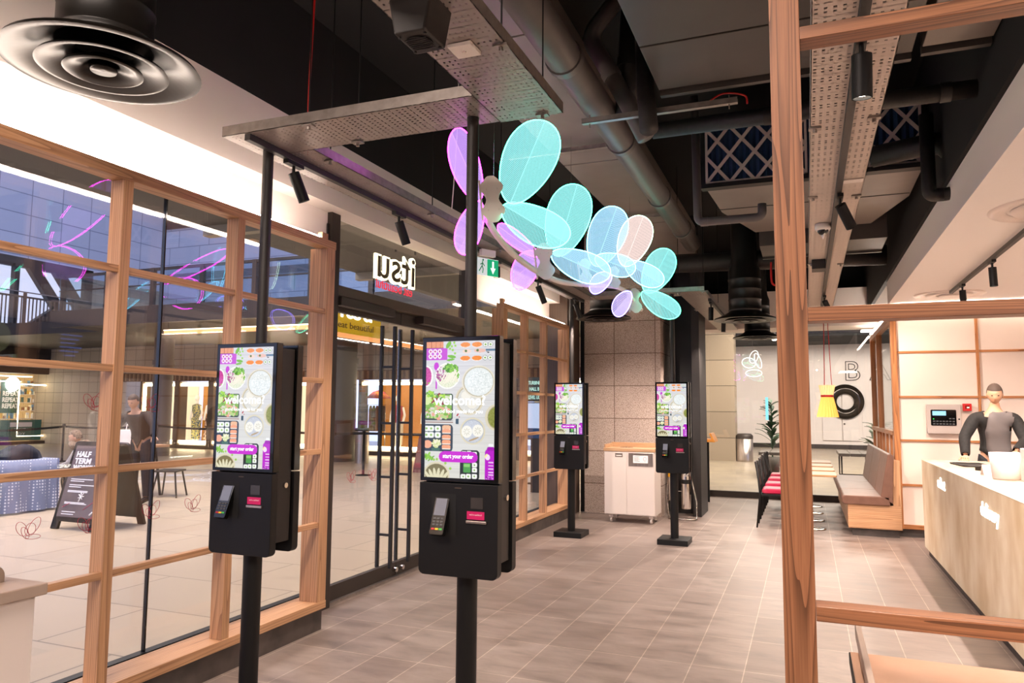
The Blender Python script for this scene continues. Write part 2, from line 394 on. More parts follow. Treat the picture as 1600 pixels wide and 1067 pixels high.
# ---- oak framed windows in front of the glass
def window(idx, y0, y1, posts, rails, x=-3.28, dep=0.10, blocks=()):
    w = struct('window_%d' % idx)
    MB().box((x-dep, y0, 2.78), (x, y1, 2.84)).build('top_beam', M_owy, w, 0.002)
    MB().box((x-dep-0.12, y0, 0.15), (x, y1, 0.205)).build('sill', M_owy, w, 0.002)
    for (ya, yb, xx) in posts:
        MB().box((x-dep-xx, ya, 0.205), (x-0.006, yb, 2.78)).build('post', M_owz, w, 0.0015)
    for z in rails:
        MB().box((x-0.055, y0, z-0.018), (x-0.012, y1, z+0.018)).build('rail', M_owy, w, 0.0015)
    for yb in blocks:
        MB().box((x-0.07, yb-0.035, 2.84), (x-0.03, yb+0.035, 2.895)).build('spacer_block', M_owz, w, 0.001)
    MB().box((x-0.095, y0+0.05, 2.842), (x-0.055, y1-0.08, 2.868)).build('cove_light_strip', M_cove, w)
    return w
w1 = window(1, -2.4, 4.60, [(4.50, 4.60, 0.06), (3.575, 3.635, 0), (2.735, 2.795, 0), (1.88, 1.94, 0), (1.0, 1.06, 0)], (2.305, 1.79, 1.275, 0.75), blocks=(4.50,))
w2 = window(2, 7.95, 10.55, [(7.95, 8.07, 0.06), (8.72, 8.78, 0), (9.47, 9.53, 0), (10.45, 10.55, 0.06)], (2.305, 1.79, 1.275, 0.75), blocks=(8.0,))
def panes(w, y0, y1, joints):
    MB().box((XW-0.03, y0, 2.90), (XW+0.03, y1, 3.2)).build('header_panel', M_white, w)
    ys = [y0] + list(joints) + [y1]
    for a, b in zip(ys[:-1], ys[1:]):
        MB().box((XW-0.006, a+0.004, 0.12), (XW+0.006, b-0.004, 2.90)).build('glass_pane', M_glass, w)
    for j in joints:
        MB().box((XW-0.012, j-0.005, 0.12), (XW+0.012, j+0.005, 2.90)).build('glass_joint', M_gloss, w)
    MB().box((XW-0.03, y0, 0.08), (XW+0.03, y1, 0.16)).build('glazing_channel', M_black, w)
panes(w1, -2.4, 4.96, (0.6, 3.35))
panes(w2, 7.78, 10.6, (8.75,))

# ---- dark steel posts at the doors and the double glass door
w3 = struct('window_3')
MB().box((-3.68, 4.96, 0), (-3.585, 5.08, 3.2)).build('steel_post', M_bronze, w3, 0.003)
MB().box((-3.64, 4.93, 1.20), (-3.59, 4.96, 1.42)).build('lock_box', M_black2, w3, 0.004)
MB().cyl((-3.615, 4.945, 1.42), (-3.615, 4.945, 3.1), 0.009).build('door_rod', M_black, w3)
for z_ in (1.5, 2.55):
    MB().ball((-3.60, 4.945, z_), 0.012).ball((-3.64, 4.945, z_), 0.012).build('screw_cap', M_chrome, w3)
MB().box((-3.74, 7.66, 0), (-3.60, 7.78, 3.2)).build('steel_post', M_bronze, w3, 0.003)
MB().box((-3.74, 5.08, 2.52), (-3.60, 7.66, 2.615)).build('transom_beam', M_bronze_l, w3, 0.01)
MB().box((-3.70, 5.09, 2.44), (-3.56, 5.95, 2.515)).build('door_operator', M_bronze, w3, 0.004)
MB().box((-3.70, 6.5, 2.44), (-3.56, 7.4, 2.515)).build('door_operator', M_bronze, w3, 0.004)
MB().box((XW-0.006, 5.08, 2.615), (XW+0.006, 7.66, 3.2)).build('glass_pane', M_glass, w3)
def door_leaf(idx, y0, y1, hy, side):
    d = struct('door_%d' % idx)
    x = -3.68
    MB().box((x-0.025, y0, 0.02), (x+0.025, y1, 0.14)).box((x-0.025, y0, 2.40), (x+0.025, y1, 2.515)).build('door_frame', M_bronze, d, 0.002)
    MB().box((x-0.005, y0, 0.14), (x+0.005, y1, 2.40)).build('glass_pane', M_glass, d)
    h = MB().box((x+0.055, hy-0.017, 0.12), (x+0.085, hy+0.017, 2.365)).build('pull_handle', M_black2, d, 0.004)
    h2 = MB().box((x-0.085, hy-0.017, 0.12), (x-0.055, hy+0.017, 2.375)).build('pull_handle', M_black2, d, 0.004)
    for z in (0.42, 0.95, 1.45, 1.98):
        MB().box((x-0.056, hy-0.010, z-0.011), (x+0.056, hy+0.010, z+0.011)).build('handle_bracket', M_black2, h, 0.002)
    st = y1-0.06 if side > 0 else y0+0.05
    MB().cyl((x+0.02, st+0.01, 0.085), (x+0.07, st+0.01, 0.085), 0.022, n=16).build('floor_lock', M_chrome, d)
    return d
door_leaf(1, 5.09, 6.215, 6.035, 1)
door_leaf(2, 6.225, 7.66, 6.37, -1)
MB().box((-3.74, 5.0, 0), (-3.62, 7.70, 0.02)).build('trim_5', M_galv)['kind'] = 'structure'

# ---- dark panel and granite pier at the end of the shopfront, black steel column
MB().box((-3.66, 10.6, 0), (-3.34, 11.25, 3.9)).build('wall_left_end', noise_mat('brown_metal_panel', '#4c3d33', '#57463a', 5, 0.4, stretch=(20, 20, 0.3)))['kind'] = 'structure'
MB().box((-3.25, 11.22, 0), (-2.05, 14.2, 4.6)).build('wall_granite_pier', M_granite)['kind'] = 'structure'
MB().box((-3.34, 11.3, 0), (-3.25, 11.6, 4.6)).build('trim_6', M_black)['kind'] = 'structure'
o = MB().box((-1.95, 11.45, 0), (-1.93, 12.1, 4.6)).box((-1.95, 12.1, 0), (-1.50, 12.2, 4.6)).box((-1.62, 11.43, 0), (-1.50, 12.1, 4.6)).box((-1.93, 11.75, 0), (-1.62, 11.78, 4.6)).build('trim_7', M_black2, None, 0.004); o['kind'] = 'structure'
tag(o, kind='structure')

# ---- glass wall to the lobby
w4 = struct('window_4')
MB().box((-2.05, 14.26, 0), (4.0, 14.34, 0.11)).build('bottom_channel', M_bronze, w4)
for a, b in ((-2.05, 0.12), (0.125, 1.55), (1.555, 4.0)):
    MB().box((a, 14.295, 0.11), (b, 14.305, 3.05)).build('glass_pane', M_glass2, w4)

# ---- cream panel wall with oak battens (right end of the room)
YS = 10.8
o = MB().box((1.10, YS, 0.1), (4.6, YS+0.1, 3.0)).build('wall_back_right', M_cream); o['kind'] = 'structure'
MB().box((1.05, YS+0.01, 0), (4.6, YS+0.1, 0.1)).build('baseboard_right', M_dskirt)['kind'] = 'structure'
tr = struct('trim_8')
MB().box((1.045, YS-0.035, 0.1), (1.115, YS+0.1, 2.98)).build('corner_post', M_wz, tr, 0.002)
MB().box((1.115, YS-0.03, 0.1), (4.6, YS, 0.155)).build('batten', M_wx, tr, 0.001)
for z in (0.655, 1.225, 1.785, 2.365):
    MB().box((1.115, YS-0.02, z-0.014), (4.6, YS, z+0.014)).build('batten', M_wx, tr, 0.001)
for x in (2.02, 2.95, 3.88):
    MB().box((x-0.016, YS-0.021, 0.155), (x+0.016, YS, 3.0)).build('batten', M_wz, tr, 0.001)
# screen behind the booth: oak frame with glass above, low panels
w5 = struct('window_5')
MB().box((1.05, YS+0.1, 2.80), (1.13, 14.2, 2.88)).build('top_beam', M_wy, w5, 0.002)
MB().box((1.04, YS+0.1, 1.28), (1.14, 14.2, 1.34)).build('mid_rail', M_wy, w5, 0.002)
for y in (12.95, 14.1):
    MB().box((1.05, y, 0.1), (1.13, y+0.08, 2.8)).build('post', M_wz, w5, 0.002)
for y in (11.4, 11.95, 12.5, 13.4):
    MB().box((1.055, y, 0.9), (1.10, y+0.03, 1.28)).build('batten', M_wz, w5, 0.001)
MB().box((1.085, YS+0.1, 0.1), (1.11, 14.1, 1.28)).build('low_panel', M_cream, w5)
MB().box((1.088, YS+0.1, 1.34), (1.094, 14.1, 2.8)).build('glass_pane', M_glass2, w5)
MB().box((1.05, YS+0.15, 2.92), (1.10, 14.1, 2.935)).build('cove_light_strip', M_cove, w5)
MB().box((1.10, YS-0.12, 2.975), (4.5, YS-0.09, 2.985)).build('cove_light_strip', emis('cove_strip_soft', (1.0, 0.86, 0.74, 1), 20), tr)

# ---- lobby behind the glass
M_lobfloor = noise_mat('lobby_floor_stone', '#8f8476', '#a0947f', 2, 0.35)
MB().box((-3.70, 14.34, -0.1), (14, 36, 0)).build('floor_lobby', M_lobfloor)['kind'] = 'structure'
MB().box((-3.6, 34, 0.18), (14, 34.2, 4.4)).build('wall_lobby', M_white)['kind'] = 'structure'
MB().box((-3.6, 33.97, 0), (14, 34.2, 0.18)).build('baseboard_lobby', M_bronze)['kind'] = 'structure'
MB().box((-3.7, 30, 4.4), (14, 36, 4.5)).box((-3.7, 14.6, 5.3), (14, 30, 5.4)).box((-3.7, 34.2, 4.4), (14, 34.3, 8)).build('ceiling_lobby', M_dark)['kind'] = 'structure'
M_granl = grid_mat('granite_blocks_lobby', 1.35, 0.82, '#a89a86', '#9b8e7c', '#5d5446', 0.012, 'xz', 0.0, 0.75, (150, 0.40, '#b8ac9e', 0.52), (0.3, 0.1, 0))
MB().box((-3.6, 24.2, 0), (-2.1, 24.9, 4.38)).build('wall_lobby_pier', M_granl)['kind'] = 'structure'
MB().box((14, 14.3, 0), (14.1, 36, 5.4)).box((-3.78, 14.3, 0), (-3.7, 36, 5.4)).build('wall_lobby_ends', M_white)['kind'] = 'structure'
# ================================================================== KIOSKS
def display_art():
    """flat picture shown on the ordering screens, painted cell by cell"""
    H, Wd = 330, 185
    yy, xx = np.mgrid[0:H, 0:Wd]; X = xx/(Wd-1)*478+65; Y = yy/(H-1)*950+60
    rs = np.random.RandomState(3)
    im = np.zeros((H, Wd, 3)); base = np.array([214, 213, 205.])
    st = rs.rand(H)*14; st = np.convolve(st, np.ones(3)/3, 'same')
    im[:] = base; im += (st[:, None]-7)[:, :, None]
    im[:, :, 2] += ((1-(Y-60)/950)*14); plank = ((Y % 118) < 3); im[plank] -= 25
    noise = rs.rand(H, Wd)
    def hexc(h): return np.array([int(h[i:i+2], 16) for i in (1, 3, 5)], float)
    def ell(cx, cy, rx, ry, c, rot=0, jit=0):
        a = math.radians(rot); dx = X-cx; dy = Y-cy
        u = dx*math.cos(a)+dy*math.sin(a); v = -dx*math.sin(a)+dy*math.cos(a)
        k = (u/rx)**2+(v/ry)**2 < 1; im[k] = hexc(c) + (noise[k][:, None]-.5)*jit
    def rr(x0, y0, x1, y1, r, c, jit=0):
        dx = np.maximum(np.maximum(x0+r-X, X-(x1-r)), 0); dy = np.maximum(np.maximum(y0+r-Y, Y-(y1-r)), 0)
        k = dx*dx+dy*dy <= r*r if r > 0 else (X >= x0) & (X <= x1) & (Y >= y0) & (Y <= y1)
        im[k] = hexc(c) + (noise[k][:, None]-.5)*jit
    def scat(cx, cy, rx, ry, n, rad, cols, seed):
        r = np.random.RandomState(seed)
        for _ in range(n):
            t = r.rand()*6.28; q = math.sqrt(r.rand())
            ell(cx+q*rx*math.cos(t), cy+q*ry*math.sin(t), rad*(.6+r.rand()), rad*(.5+r.rand()*.6), cols[r.randint(len(cols))], r.rand()*180)
    def maki(x, y, s, c='#7fa852'):
        ell(x, y, s+2, s+2, '#4b6a5c'); ell(x, y, s, s, '#f1f3ee'); ell(x, y, s*.45, s*.45, c)
    rr(60, 60, 185, 190, 4, '#3c2c44'); rr(60, 62, 185, 104, 3, '#e49a72', 20)
    for i in range(3): rr(98+i*32, 62, 102+i*32, 104, 0, '#b3603f')
    rr(60, 108, 215, 192, 4, '#c552d0', 10)
    for x in (95, 127, 160):
        for y in (130, 165): ell(x, y, 15, 17, '#f0e3f0'); ell(x, y, 6, 7, '#c23a86')
    for a in ((222, 85, 14, 28, 30), (245, 168, 30, 11, 10), (238, 190, 28, 8, -8)): ell(a[0], a[1], a[2], a[3], '#79b83e', a[4])
    for a in ((245, 96), (270, 92), (252, 122), (268, 146), (262, 70), (232, 112)): ell(a[0], a[1], 8, 8, '#98d04a')
    for x in (340, 420):
        ell(x, 94, 34, 14, '#f3ece4'); ell(x, 87, 34, 17, '#ee9350', 0, 30); ell(x, 188, 34, 14, '#f3ece4'); ell(x, 181, 34, 17, '#f08a2f', 0, 30)
    ell(350, 133, 30, 15, '#f0d2c4'); ell(344, 130, 9, 9, '#5c7a3c'); ell(440, 130, 40, 14, '#e8bcae'); ell(424, 128, 9, 9, '#5c7a3c')
    for a in ((478, 88), (512, 88), (476, 180), (511, 180)): maki(a[0], a[1], 15)
    rr(480, 118, 545, 134, 6, '#5f7d97'); scat(495, 142, 10, 5, 8, 3, ['#20242a'], 5)
    ell(68, 305, 48, 75, '#f3f1ee'); ell(64, 305, 40, 66, '#c9489b', 0, 70); scat(64, 350, 28, 18, 14, 7, ['#8fc23f', '#d04fa0'], 1)
    ell(138, 235, 18, 28, '#c63ad0'); rr(134, 255, 143, 395, 3, '#c63ad0')
    ell(218, 303, 86, 92, '#f6f4f0'); ell(218, 302, 77, 83, '#dfe3c9', 0, 50)
    scat(235, 250, 50, 28, 60, 9, ['#6fae35', '#8cc84a', '#4f8a2a'], 2); scat(175, 290, 34, 48, 60, 7, ['#a14a86', '#c06aa4', '#e6dbe0'], 3)
    scat(280, 300, 12, 45, 20, 8, ['#7ab83c', '#e8e4c8'], 4)
    for i in range(7): ell(188+i*14, 315+8*math.sin(i), 5, 48, '#f2ead6', 28)
    ell(372, 470, 97, 105, '#d9cfb5'); ell(372, 470, 86, 94, '#b7ab8c'); ell(372, 470, 80, 88, '#d7d6cf', 0, 30)
    ell(350, 440, 34, 30, '#ece8dc'); ell(390, 500, 36, 30, '#e7e2d4')
    ell(432, 345, 113, 112, '#e3dccb'); ell(432, 345, 104, 103, '#bdb49c'); ell(434, 345, 98, 97, '#e2e7e6', 0, 26)
    scat(440, 345, 80, 78, 260, 5, ['#f2f5f4', '#d3dad9', '#e9eeed'], 6)
    rr(55, 428, 258, 612, 14, '#3f4a45'); rr(55, 434, 250, 600, 10, '#7fae45', 60)
    scat(150, 470, 90, 35, 70, 12, ['#9fd23f', '#5f9a30', '#b9e05a', '#8a3030', '#d8dcc0'], 7); scat(150, 560, 90, 40, 80, 12, ['#d9d2c4', '#7cae3a', '#e6a48a', '#b6cf80'], 8)
    ell(76, 470, 26, 38, '#d5e6a0'); scat(95, 430, 32, 18, 25, 9, ['#6fae35', '#9fd23f'], 9)
    rr(60, 612, 262, 616, 2, '#6b5a4c'); rr(60, 624, 262, 629, 2, '#8a5a40')
    rr(280, 600, 300, 640, 6, '#2f4a5a'); ell(292, 575, 5, 12, '#b02020', 30); ell(303, 590, 4, 4, '#b02020')
    ell(397, 685, 86, 92, '#d8cfb4'); ell(397, 685, 75, 81, '#aeb4be'); ell(397, 688, 70, 76, '#c5c9d2', 0, 30)
    for cx in (357, 432):
        ell(cx, 690-(cx > 400)*8, 37, 42, '#f0ede2')
        for k in range(8): ell(cx+16*math.cos(k*.785), 690-(cx > 400)*8+18*math.sin(k*.785), 9, 2.5, '#c9c5b4', k*45)
    ell(405, 740, 38, 6, '#b49a72', -22)
    ell(548, 590, 68, 88, '#d9d0b6'); ell(556, 590, 60, 78, '#b0a888'); ell(556, 590, 56, 72, '#8d9148', 0, 60)
    rr(52, 642, 260, 830, 22, '#2e3d49')
    for y in (672, 717):
        for x in (74, 108, 155): rr(x-20, y-19, x+20, y+19, 9, '#eef1ea'); ell(x, y, 8, 8, '#90b85a')
    for i, y in enumerate((664, 690, 730, 765, 798)): rr(186, y-15, 246, y+15, 11, '#eda27b' if i != 0 else '#e9b68e', 26); rr(186, y+11, 246, y+16, 4, '#f4efe4')
    ell(84, 782, 30, 28, '#f0a989', 0, 20); scat(148, 775, 32, 28, 40, 9, ['#dfe3b0', '#c9d48f', '#efe9cf'], 10); rr(112, 806, 170, 826, 5, '#3f6a5a')
    scat(92, 872, 34, 20, 16, 9, ['#8cc53f', '#6ba52e'], 11); ell(90, 860, 8, 30, '#8cc53f', 30)
    for a in ((130, 888), (152, 884), (212, 910), (246, 946)): ell(a[0], a[1], 9, 9, '#98c84e')
    ell(150, 990, 92, 88, '#d8cfb2'); ell(150, 992, 80, 76, '#7d7450')
    for k in range(6): ell(90+k*24, 985+abs(k-2.5)*6, 11, 44, '#dcd6b4', -38+k*15)
    rr(312, 815, 446, 1020, 26, '#232b2a')
    rr(336, 905, 386, 968, 6, '#4f9a4a'); rr(340, 910, 380, 930, 4, '#86c96a')
    for a in ((340, 840), (375, 838), (412, 915), (412, 950), (412, 992), (372, 994), (336, 996), (410, 842)): rr(a[0]-17, a[1]-16, a[0]+17, a[1]+16, 7, '#eef0ea'); ell(a[0], a[1], 6, 6, '#7fb04a')
    rr(482, 805, 552, 1020, 22, '#b61fc4'); rr(506, 768, 536, 800, 8, '#eceef0'); rr(496, 790, 545, 815, 10, '#a018ae')
    ell(500, 860, 16, 20, '#f0d8f4'); ell(490, 850, 6, 16, '#f2e9a0', 30)
    for y in (890, 912, 934, 956, 974): rr(505, y, 540, y+8, 2, '#e9c4ee')
    scat(515, 998, 26, 12, 20, 5, ['#d77ae0', '#8f1a9e'], 12)
    rr(166, 828, 433, 902, 36, '#c41ac8')
    return np.clip(im, 0, 255), H, Wd
def display_mesh():
    im, H, Wd = display_art()
    me = bpy.data.meshes.new('display')
    w, h = 0.352, 0.630
    xs = np.linspace(-w/2, w/2, Wd); zs = np.linspace(h/2, -h/2, H)
    co = np.zeros((H, Wd, 3)); co[:, :, 0] = xs[None, :]; co[:, :, 2] = zs[:, None]
    idx = np.arange(H*Wd).reshape(H, Wd)
    f = np.stack([idx[:-1, :-1], idx[1:, :-1], idx[1:, 1:], idx[:-1, 1:]], -1).reshape(-1, 4)
    me.from_pydata([tuple(c) for c in co.reshape(-1, 3)], [], [tuple(int(i) for i in q) for q in f])
    c = (im/255.0); c = np.where(c <= 0.04045, c/12.92, ((c+0.055)/1.055)**2.4).reshape(-1, 3)
    at = me.color_attributes.new('picture', 'FLOAT_COLOR', 'POINT')
    at.data.foreach_set('color', np.concatenate([c, np.ones((len(c), 1))], 1).astype(np.float32).ravel())
    m = bpy.data.materials.new('screen_picture'); m.use_nodes = True; b = m.node_tree.nodes['Principled BSDF']
    a = N(m, 'ShaderNodeAttribute'); a.attribute_name = 'picture'; b.inputs['Base Color'].default_value = (0.01, 0.01, 0.01, 1)
    b.inputs['Roughness'].default_value = 0.08
    Lk(m, a.outputs['Color'], b.inputs['Emission Color']); b.inputs['Emission Strength'].default_value = 0.92
    me.materials.append(m); return me
DISP = display_mesh()
M_scrtxt = emis('screen_white', '#ffffff', 1.0)
def kiosk(label, x, y, group, base=True):
    k = thing('self_order_kiosk', label, 'ordering kiosk', (x, y, 0), 0, group)
    MB().cyl((0, 0, 0.0 if base else 0.0), (0, 0, 0.92), 0.048, n=28).build('lower_pole', M_black, k)
    MB().cyl((0, 0, 1.90), (0, 0, 3.02), 0.029, n=24).build('upper_pole', M_black2, k)
    if base: MB().box((-0.18, -0.18, 0), (0.18, 0.18, 0.065)).build('base_plate', M_black, k, 0.004)
    MB().box((-0.19, -0.064, 0.90), (0.185, 0.054, 1.905)).build('spine_casing', M_black2, k, 0.003)
    for s in (1, -1):
        R_ = Matrix.Rotation(0 if s > 0 else math.pi, 4, 'Z')
        lo = MB().prism(rrect(-0.198, 0.838, 0.198, 1.255, 0.028, 5, (1, 0, 0, 1)), 'y', -0.112, -0.064, R_).build('lower_housing', M_black, k, 0.0025)
        up_ = MB().box((-0.198, -0.108, 1.262), (0.198, -0.060, 1.930), R_).build('display_housing', M_gloss, k, 0.0025)
        d = bpy.data.objects.new('display', DISP); COL.objects.link(d); d.parent = k
        d.matrix_local = R_ @ Matrix.Translation((0, -0.1092, 1.594))
        def tx(s_, size, px, pz, fit=None, bold=0.0006):
            M = R_ @ basis((px, -0.1104, pz), (1, 0, 0), (0, 0, 1))
            return text(s_, size, M_scrtxt, d2, M, 0.0002, 'screen_text', fit=fit, bold=bold)
        d2 = k
        u = lambda a: (a-65)/478*0.352-0.176
        v = lambda b_: 1.594+0.315-(b_-60)/950*0.630
        t1 = tx('welcome?', 0.062, u(305), v(505), 0.265, 0.0018); t1.name = 'screen_headline'
        tx('good food made for you', 0.024, u(300), v(562), 0.245, 0.0006)
        t2 = tx('start your order', 0.026, u(298), v(873), 0.155, 0.0009); t2.name = 'button_text'
        # flat plate painted dark for the recess shade, and the card reader
        rc = MB().box((-0.136, -0.1128, 1.021), (-0.009, -0.1122, 1.207), R_).build('recess_shade_plate', mat('recess_shade_black', '#050505', 0.7) if 'recess_shade_black' not in bpy.data.materials else bpy.data.materials['recess_shade_black'], lo)
        T = R_ @ Matrix.Translation((-0.078, -0.132, 1.108)) @ Matrix.Rotation(math.radians(-22), 4, 'X')
        cr_ = MB().prism(rrect(-0.036, -0.088, 0.036, 0.088, 0.008, 3), 'y', -0.012, 0.016, T).build('card_reader', M_gloss, k, 0.002)
        MB().box((-0.028, -0.0135, 0.0), (0.028, -0.0125, 0.078), T).build('reader_screen', M_rscreen, cr_)
        mb = MB()
        for i in range(3):
            for j in range(3): mb.box((-0.026+i*0.019, -0.0145, -0.018-j*0.014), (-0.012+i*0.019, -0.0125, -0.010-j*0.014), T)
        mb.build('keypad', M_key, cr_)
        for i, mm in enumerate((M_red, M_yel, M_grn)):
            MB().box((-0.027+i*0.019, -0.0145, -0.066), (-0.011+i*0.019, -0.0125, -0.058), T).build('coloured_key', mm, cr_)
        MB().box((0.066, -0.114, 1.147), (0.126, -0.1125, 1.196), R_).build('scanner_window', M_rscreen2, lo, 0.0005)
        st = MB().box((0.047, -0.1135, 1.099), (0.133, -0.1125, 1.135), R_).build('cashless_sticker', M_magenta, lo)
        text("we're cashless!", 0.0105, M_whitetxt, st, R_ @ basis((0.09, -0.1138, 1.117), (1, 0, 0), (0, 0, 1)), 0.0001, 'sticker_text')
        MB().box((0.045, -0.121, 1.082), (0.145, -0.1125, 1.094), R_).build('receipt_lip', M_steel, lo, 0.002)
        MB().box((-0.016, -0.1128, 1.233), (0.017, -0.1122, 1.238), R_).build('maker_mark', M_bronze_l, lo)
    MB().cyl((0.183, 0.0, 1.19), (0.200, 0.0, 1.19), 0.014, n=20).build('key_lock', M_chrome, k)
    return k
M_rscreen = mat('reader_screen', '#6a6d78', 0.2, emit='#6d7280', es=0.15); M_rscreen2 = mat('scanner_glass', '#3a3634', 0.15)
M_key = mat('keypad_grey', '#4a4a4a', 0.5); M_yel = mat('yellow_key', '#e0b010', 0.4, emit='#e0b010', es=0.3); M_grn = mat('green_key', '#3aa040', 0.4, emit='#3aa040', es=0.2)
KG = 'double-sided ordering kiosks'
kA = kiosk('black ordering kiosk on a pole in front of the left oak window, nearest the glass', -2.735, 3.18, KG)
def clone(src, label, x, y):
    c = copy_tree(src); c.location = (x, y, 0); c['label'] = label; return c
kB = clone(kA, 'large black ordering kiosk in the foreground, standing in front of the glass doors', -1.487, 3.18)
kC = clone(kA, 'small far black ordering kiosk standing beside the far oak window', -2.81, 9.10)
kD = clone(kA, 'far black ordering kiosk in front of the white waste cabinet and black column', -1.515, 9.10)

# ================================================================== CABLE TRAYS ABOVE THE KIOSKS
ZT = 3.02
def tray(label, x0, y0, x1, y1, z=ZT, m=M_perf_y, h=0.055, group='galvanised trays over the kiosks', edge=M_galv):
    cx, cy = (x0+x1)/2, (y0+y1)/2
    t = thing('cable_tray', label, 'cable tray', (cx, cy, z), 0, group)
    MB().box((x0-cx, y0-cy, 0), (x1-cx, y1-cy, 0.003)).build('perforated_sheet', m, t)
    a, b, c, d = x0-cx, x1-cx, y0-cy, y1-cy
    if x1-x0 < y1-y0: MB().box((a, c, 0), (a+0.004, d, h)).box((b-0.004, c, 0), (b, d, h)).build('side_flange', edge, t)
    else: MB().box((a, c, 0), (b, c+0.004, h)).box((a, d-0.004, 0), (b, d, h)).build('side_flange', edge, t)
    return t
tA = tray('galvanised tray running overhead from the foreground towards the near kiosk corner', -1.38, -1.5, -1.055, 3.28)
tB = tray('galvanised cross tray joining the tops of the two near kiosk poles', -2.84, 2.94, -1.383, 3.27, m=M_perf_x)
tC = tray('long galvanised tray running away above the shopfront from the left near pole', -2.84, 3.275, -2.505, 9.28)
tD = tray('far galvanised cross tray over the two far kiosks, below the end of the sculpture', -2.497, 8.95, -1.105, 9.28, m=M_perf_x)
tE = tray('galvanised tray running away from the far right kiosk beside the black column', -1.43, 9.285, -1.10, 13.6)
# threaded rod hangers, nuts
def hanger(x, y, z=ZT, top=4.6, label='thin black threaded rod holding up the tray edge', grp='threaded rods holding the trays'):
    t = thing('threaded_rod', label, 'rod', (x, y, z), 0, grp)
    MB().cyl((0, 0, -0.02), (0, 0, top-z), 0.004, n=8).build('rod', M_black, t)
    MB().box((-0.03, -0.018, -0.012), (0.03, 0.018, -0.004)).cyl((0, 0, -0.028), (0, 0, -0.012), 0.010, n=6).build('bracket', M_galv, t)
for i, (x, y) in enumerate(((-1.075, 2.55), (-1.365, 2.42), (-1.15, 3.25), (-2.2, 3.25), (-2.30, 2.96), (-2.52, 3.45), (-2.52, 4.7), (-2.52, 6.0), (-2.83, 6.0), (-2.6, 7.6), (-2.5, 8.97), (-1.42, 9.0), (-1.12, 8.98), (-1.12, 10.6), (-1.42, 10.6))):
    hanger(x, y)
# track rails and spotlight heads
def rail(label, x, y0, y1, z, grp):
    t = thing('lighting_track', label, 'lighting track', (x, (y0+y1)/2, z), 0, grp); L = (y1-y0)/2
    MB().box((-0.018, -L, 0), (0.018, L, 0.035)).build('track_rail', M_black2, t, 0.002)
    return t
SPOTG = {}
def spot(label, x, y, ztop, aim, grp, power=38, angle=70, L=0.17, r=0.032, ad=True):
    t = thing('track_spotlight', label, 'spotlight', (x, y, ztop), 0, grp)
    d = (Vector(aim)-Vector((x, y, ztop))).normalized()
    MB().box((-0.018, -0.07, -0.022), (0.018, 0.07, 0.0)).cyl((0, 0.0, -0.06), (0, 0, -0.02), 0.009).build('adapter', M_black, t)
    p = Vector((0, 0, -0.06)) + d*0.0; q = p + d*L
    mb = MB().cyl(p, q, r, n=28, caps=False).cyl(p, p+d*0.004, r, n=28)
    mb.cyl(q, q-d*0.02, r*0.86, n=28, caps=False)
    mb.build('lamp_head', M_black, t)
    MB().cyl(q-d*0.016, q-d*0.014, r*0.88, n=24).build('lens', M_lens, t)
    q2 = Vector((x, y, ztop)) + q + d*0.002
    s = spot_light('track_lamp_light', q2, q2+d, power*2.7, min(140, angle*1.55), radius=0.02)
    s.parent = t; s.location = q + d*0.002
    return t
rail('black lighting track under the long tray above the shopfront', -2.68, 2.95, 9.2, 2.985, 'lighting tracks')
LG = 'spotlights on the shopfront track'
spot('black track spotlight hanging above the left near kiosk', -2.68, 3.33, 2.985, (-2.35, 3.9, 1.5), LG, 40)
spot('black track spotlight hanging in front of the glass above the doors', -2.68, 4.50, 2.985, (-2.35, 5.0, 1.5), LG, 40)
spot('short black track spotlight beside the green exit sign', -2.68, 6.3, 2.985, (-2.66, 6.32, 1.0), LG, 40, L=0.10)
spot('black track spotlight above the far oak window, partly behind the pink wing', -2.68, 7.45, 2.985, (-2.2, 8.1, 1.3), LG, 45, L=0.2)
spot('black track spotlight at the far end of the shopfront track above the far kiosk', -2.68, 8.85, 2.985, (-2.35, 9.8, 1.3), LG, 60, L=0.2)
rail('short black lighting track under the far tray beside the black column', -1.12, 9.6, 11.6, 2.985, 'lighting tracks')
spot('black track spotlight on the far tray, nearer the black column', -1.12, 9.75, 2.985, (-1.18, 9.9, 1.5), 'spotlights on the far tray', 80, 80)
spot('black track spotlight on the far tray, further from the camera', -1.12, 11.3, 2.985, (-1.18, 11.45, 1.5), 'spotlights on the far tray', 80, 80)
# loudspeaker, smoke sensor on tray A
t = thing('ceiling_speaker', 'black box loudspeaker hanging through the tray at the top of the picture', 'speaker', (-1.24, 2.20, 3.02))
MB().prism([(-0.085, 0.17), (-0.085, 0.0), (-0.06, -0.13), (0.06, -0.13), (0.085, 0.0), (0.085, 0.17)], 'y', -0.08, 0.08).build('speaker_box', M_black2, t, 0.008, 3)
MB().cyl((0, 0, -0.131), (0, 0, -0.134), 0.047, n=30).build('speaker_grille', M_black, t)
mb = MB()
for i in range(7): mb.box((-0.042, -0.036+i*0.012, -0.136), (0.042, -0.033+i*0.012, -0.1335))
for sx_ in (-1, 1):
    for sy_ in (-1, 1): mb.cyl((sx_*0.05, sy_*0.055, -0.1355), (sx_*0.05, sy_*0.055, -0.13), 0.006, n=8)
mb.build('grille_bars', M_black2, t)
t = thing('smoke_sensor', 'square white sensor plate fixed under the tray beside the loudspeaker', 'sensor', (-1.22, 2.52, 3.018))
MB().box((-0.05, -0.05, -0.016), (0.05, 0.05, 0)).build('plate', M_white, t, 0.003)
MB().cyl((0, 0, -0.02), (0, 0, -0.016), 0.008, n=14).build('lens', M_lam, t)
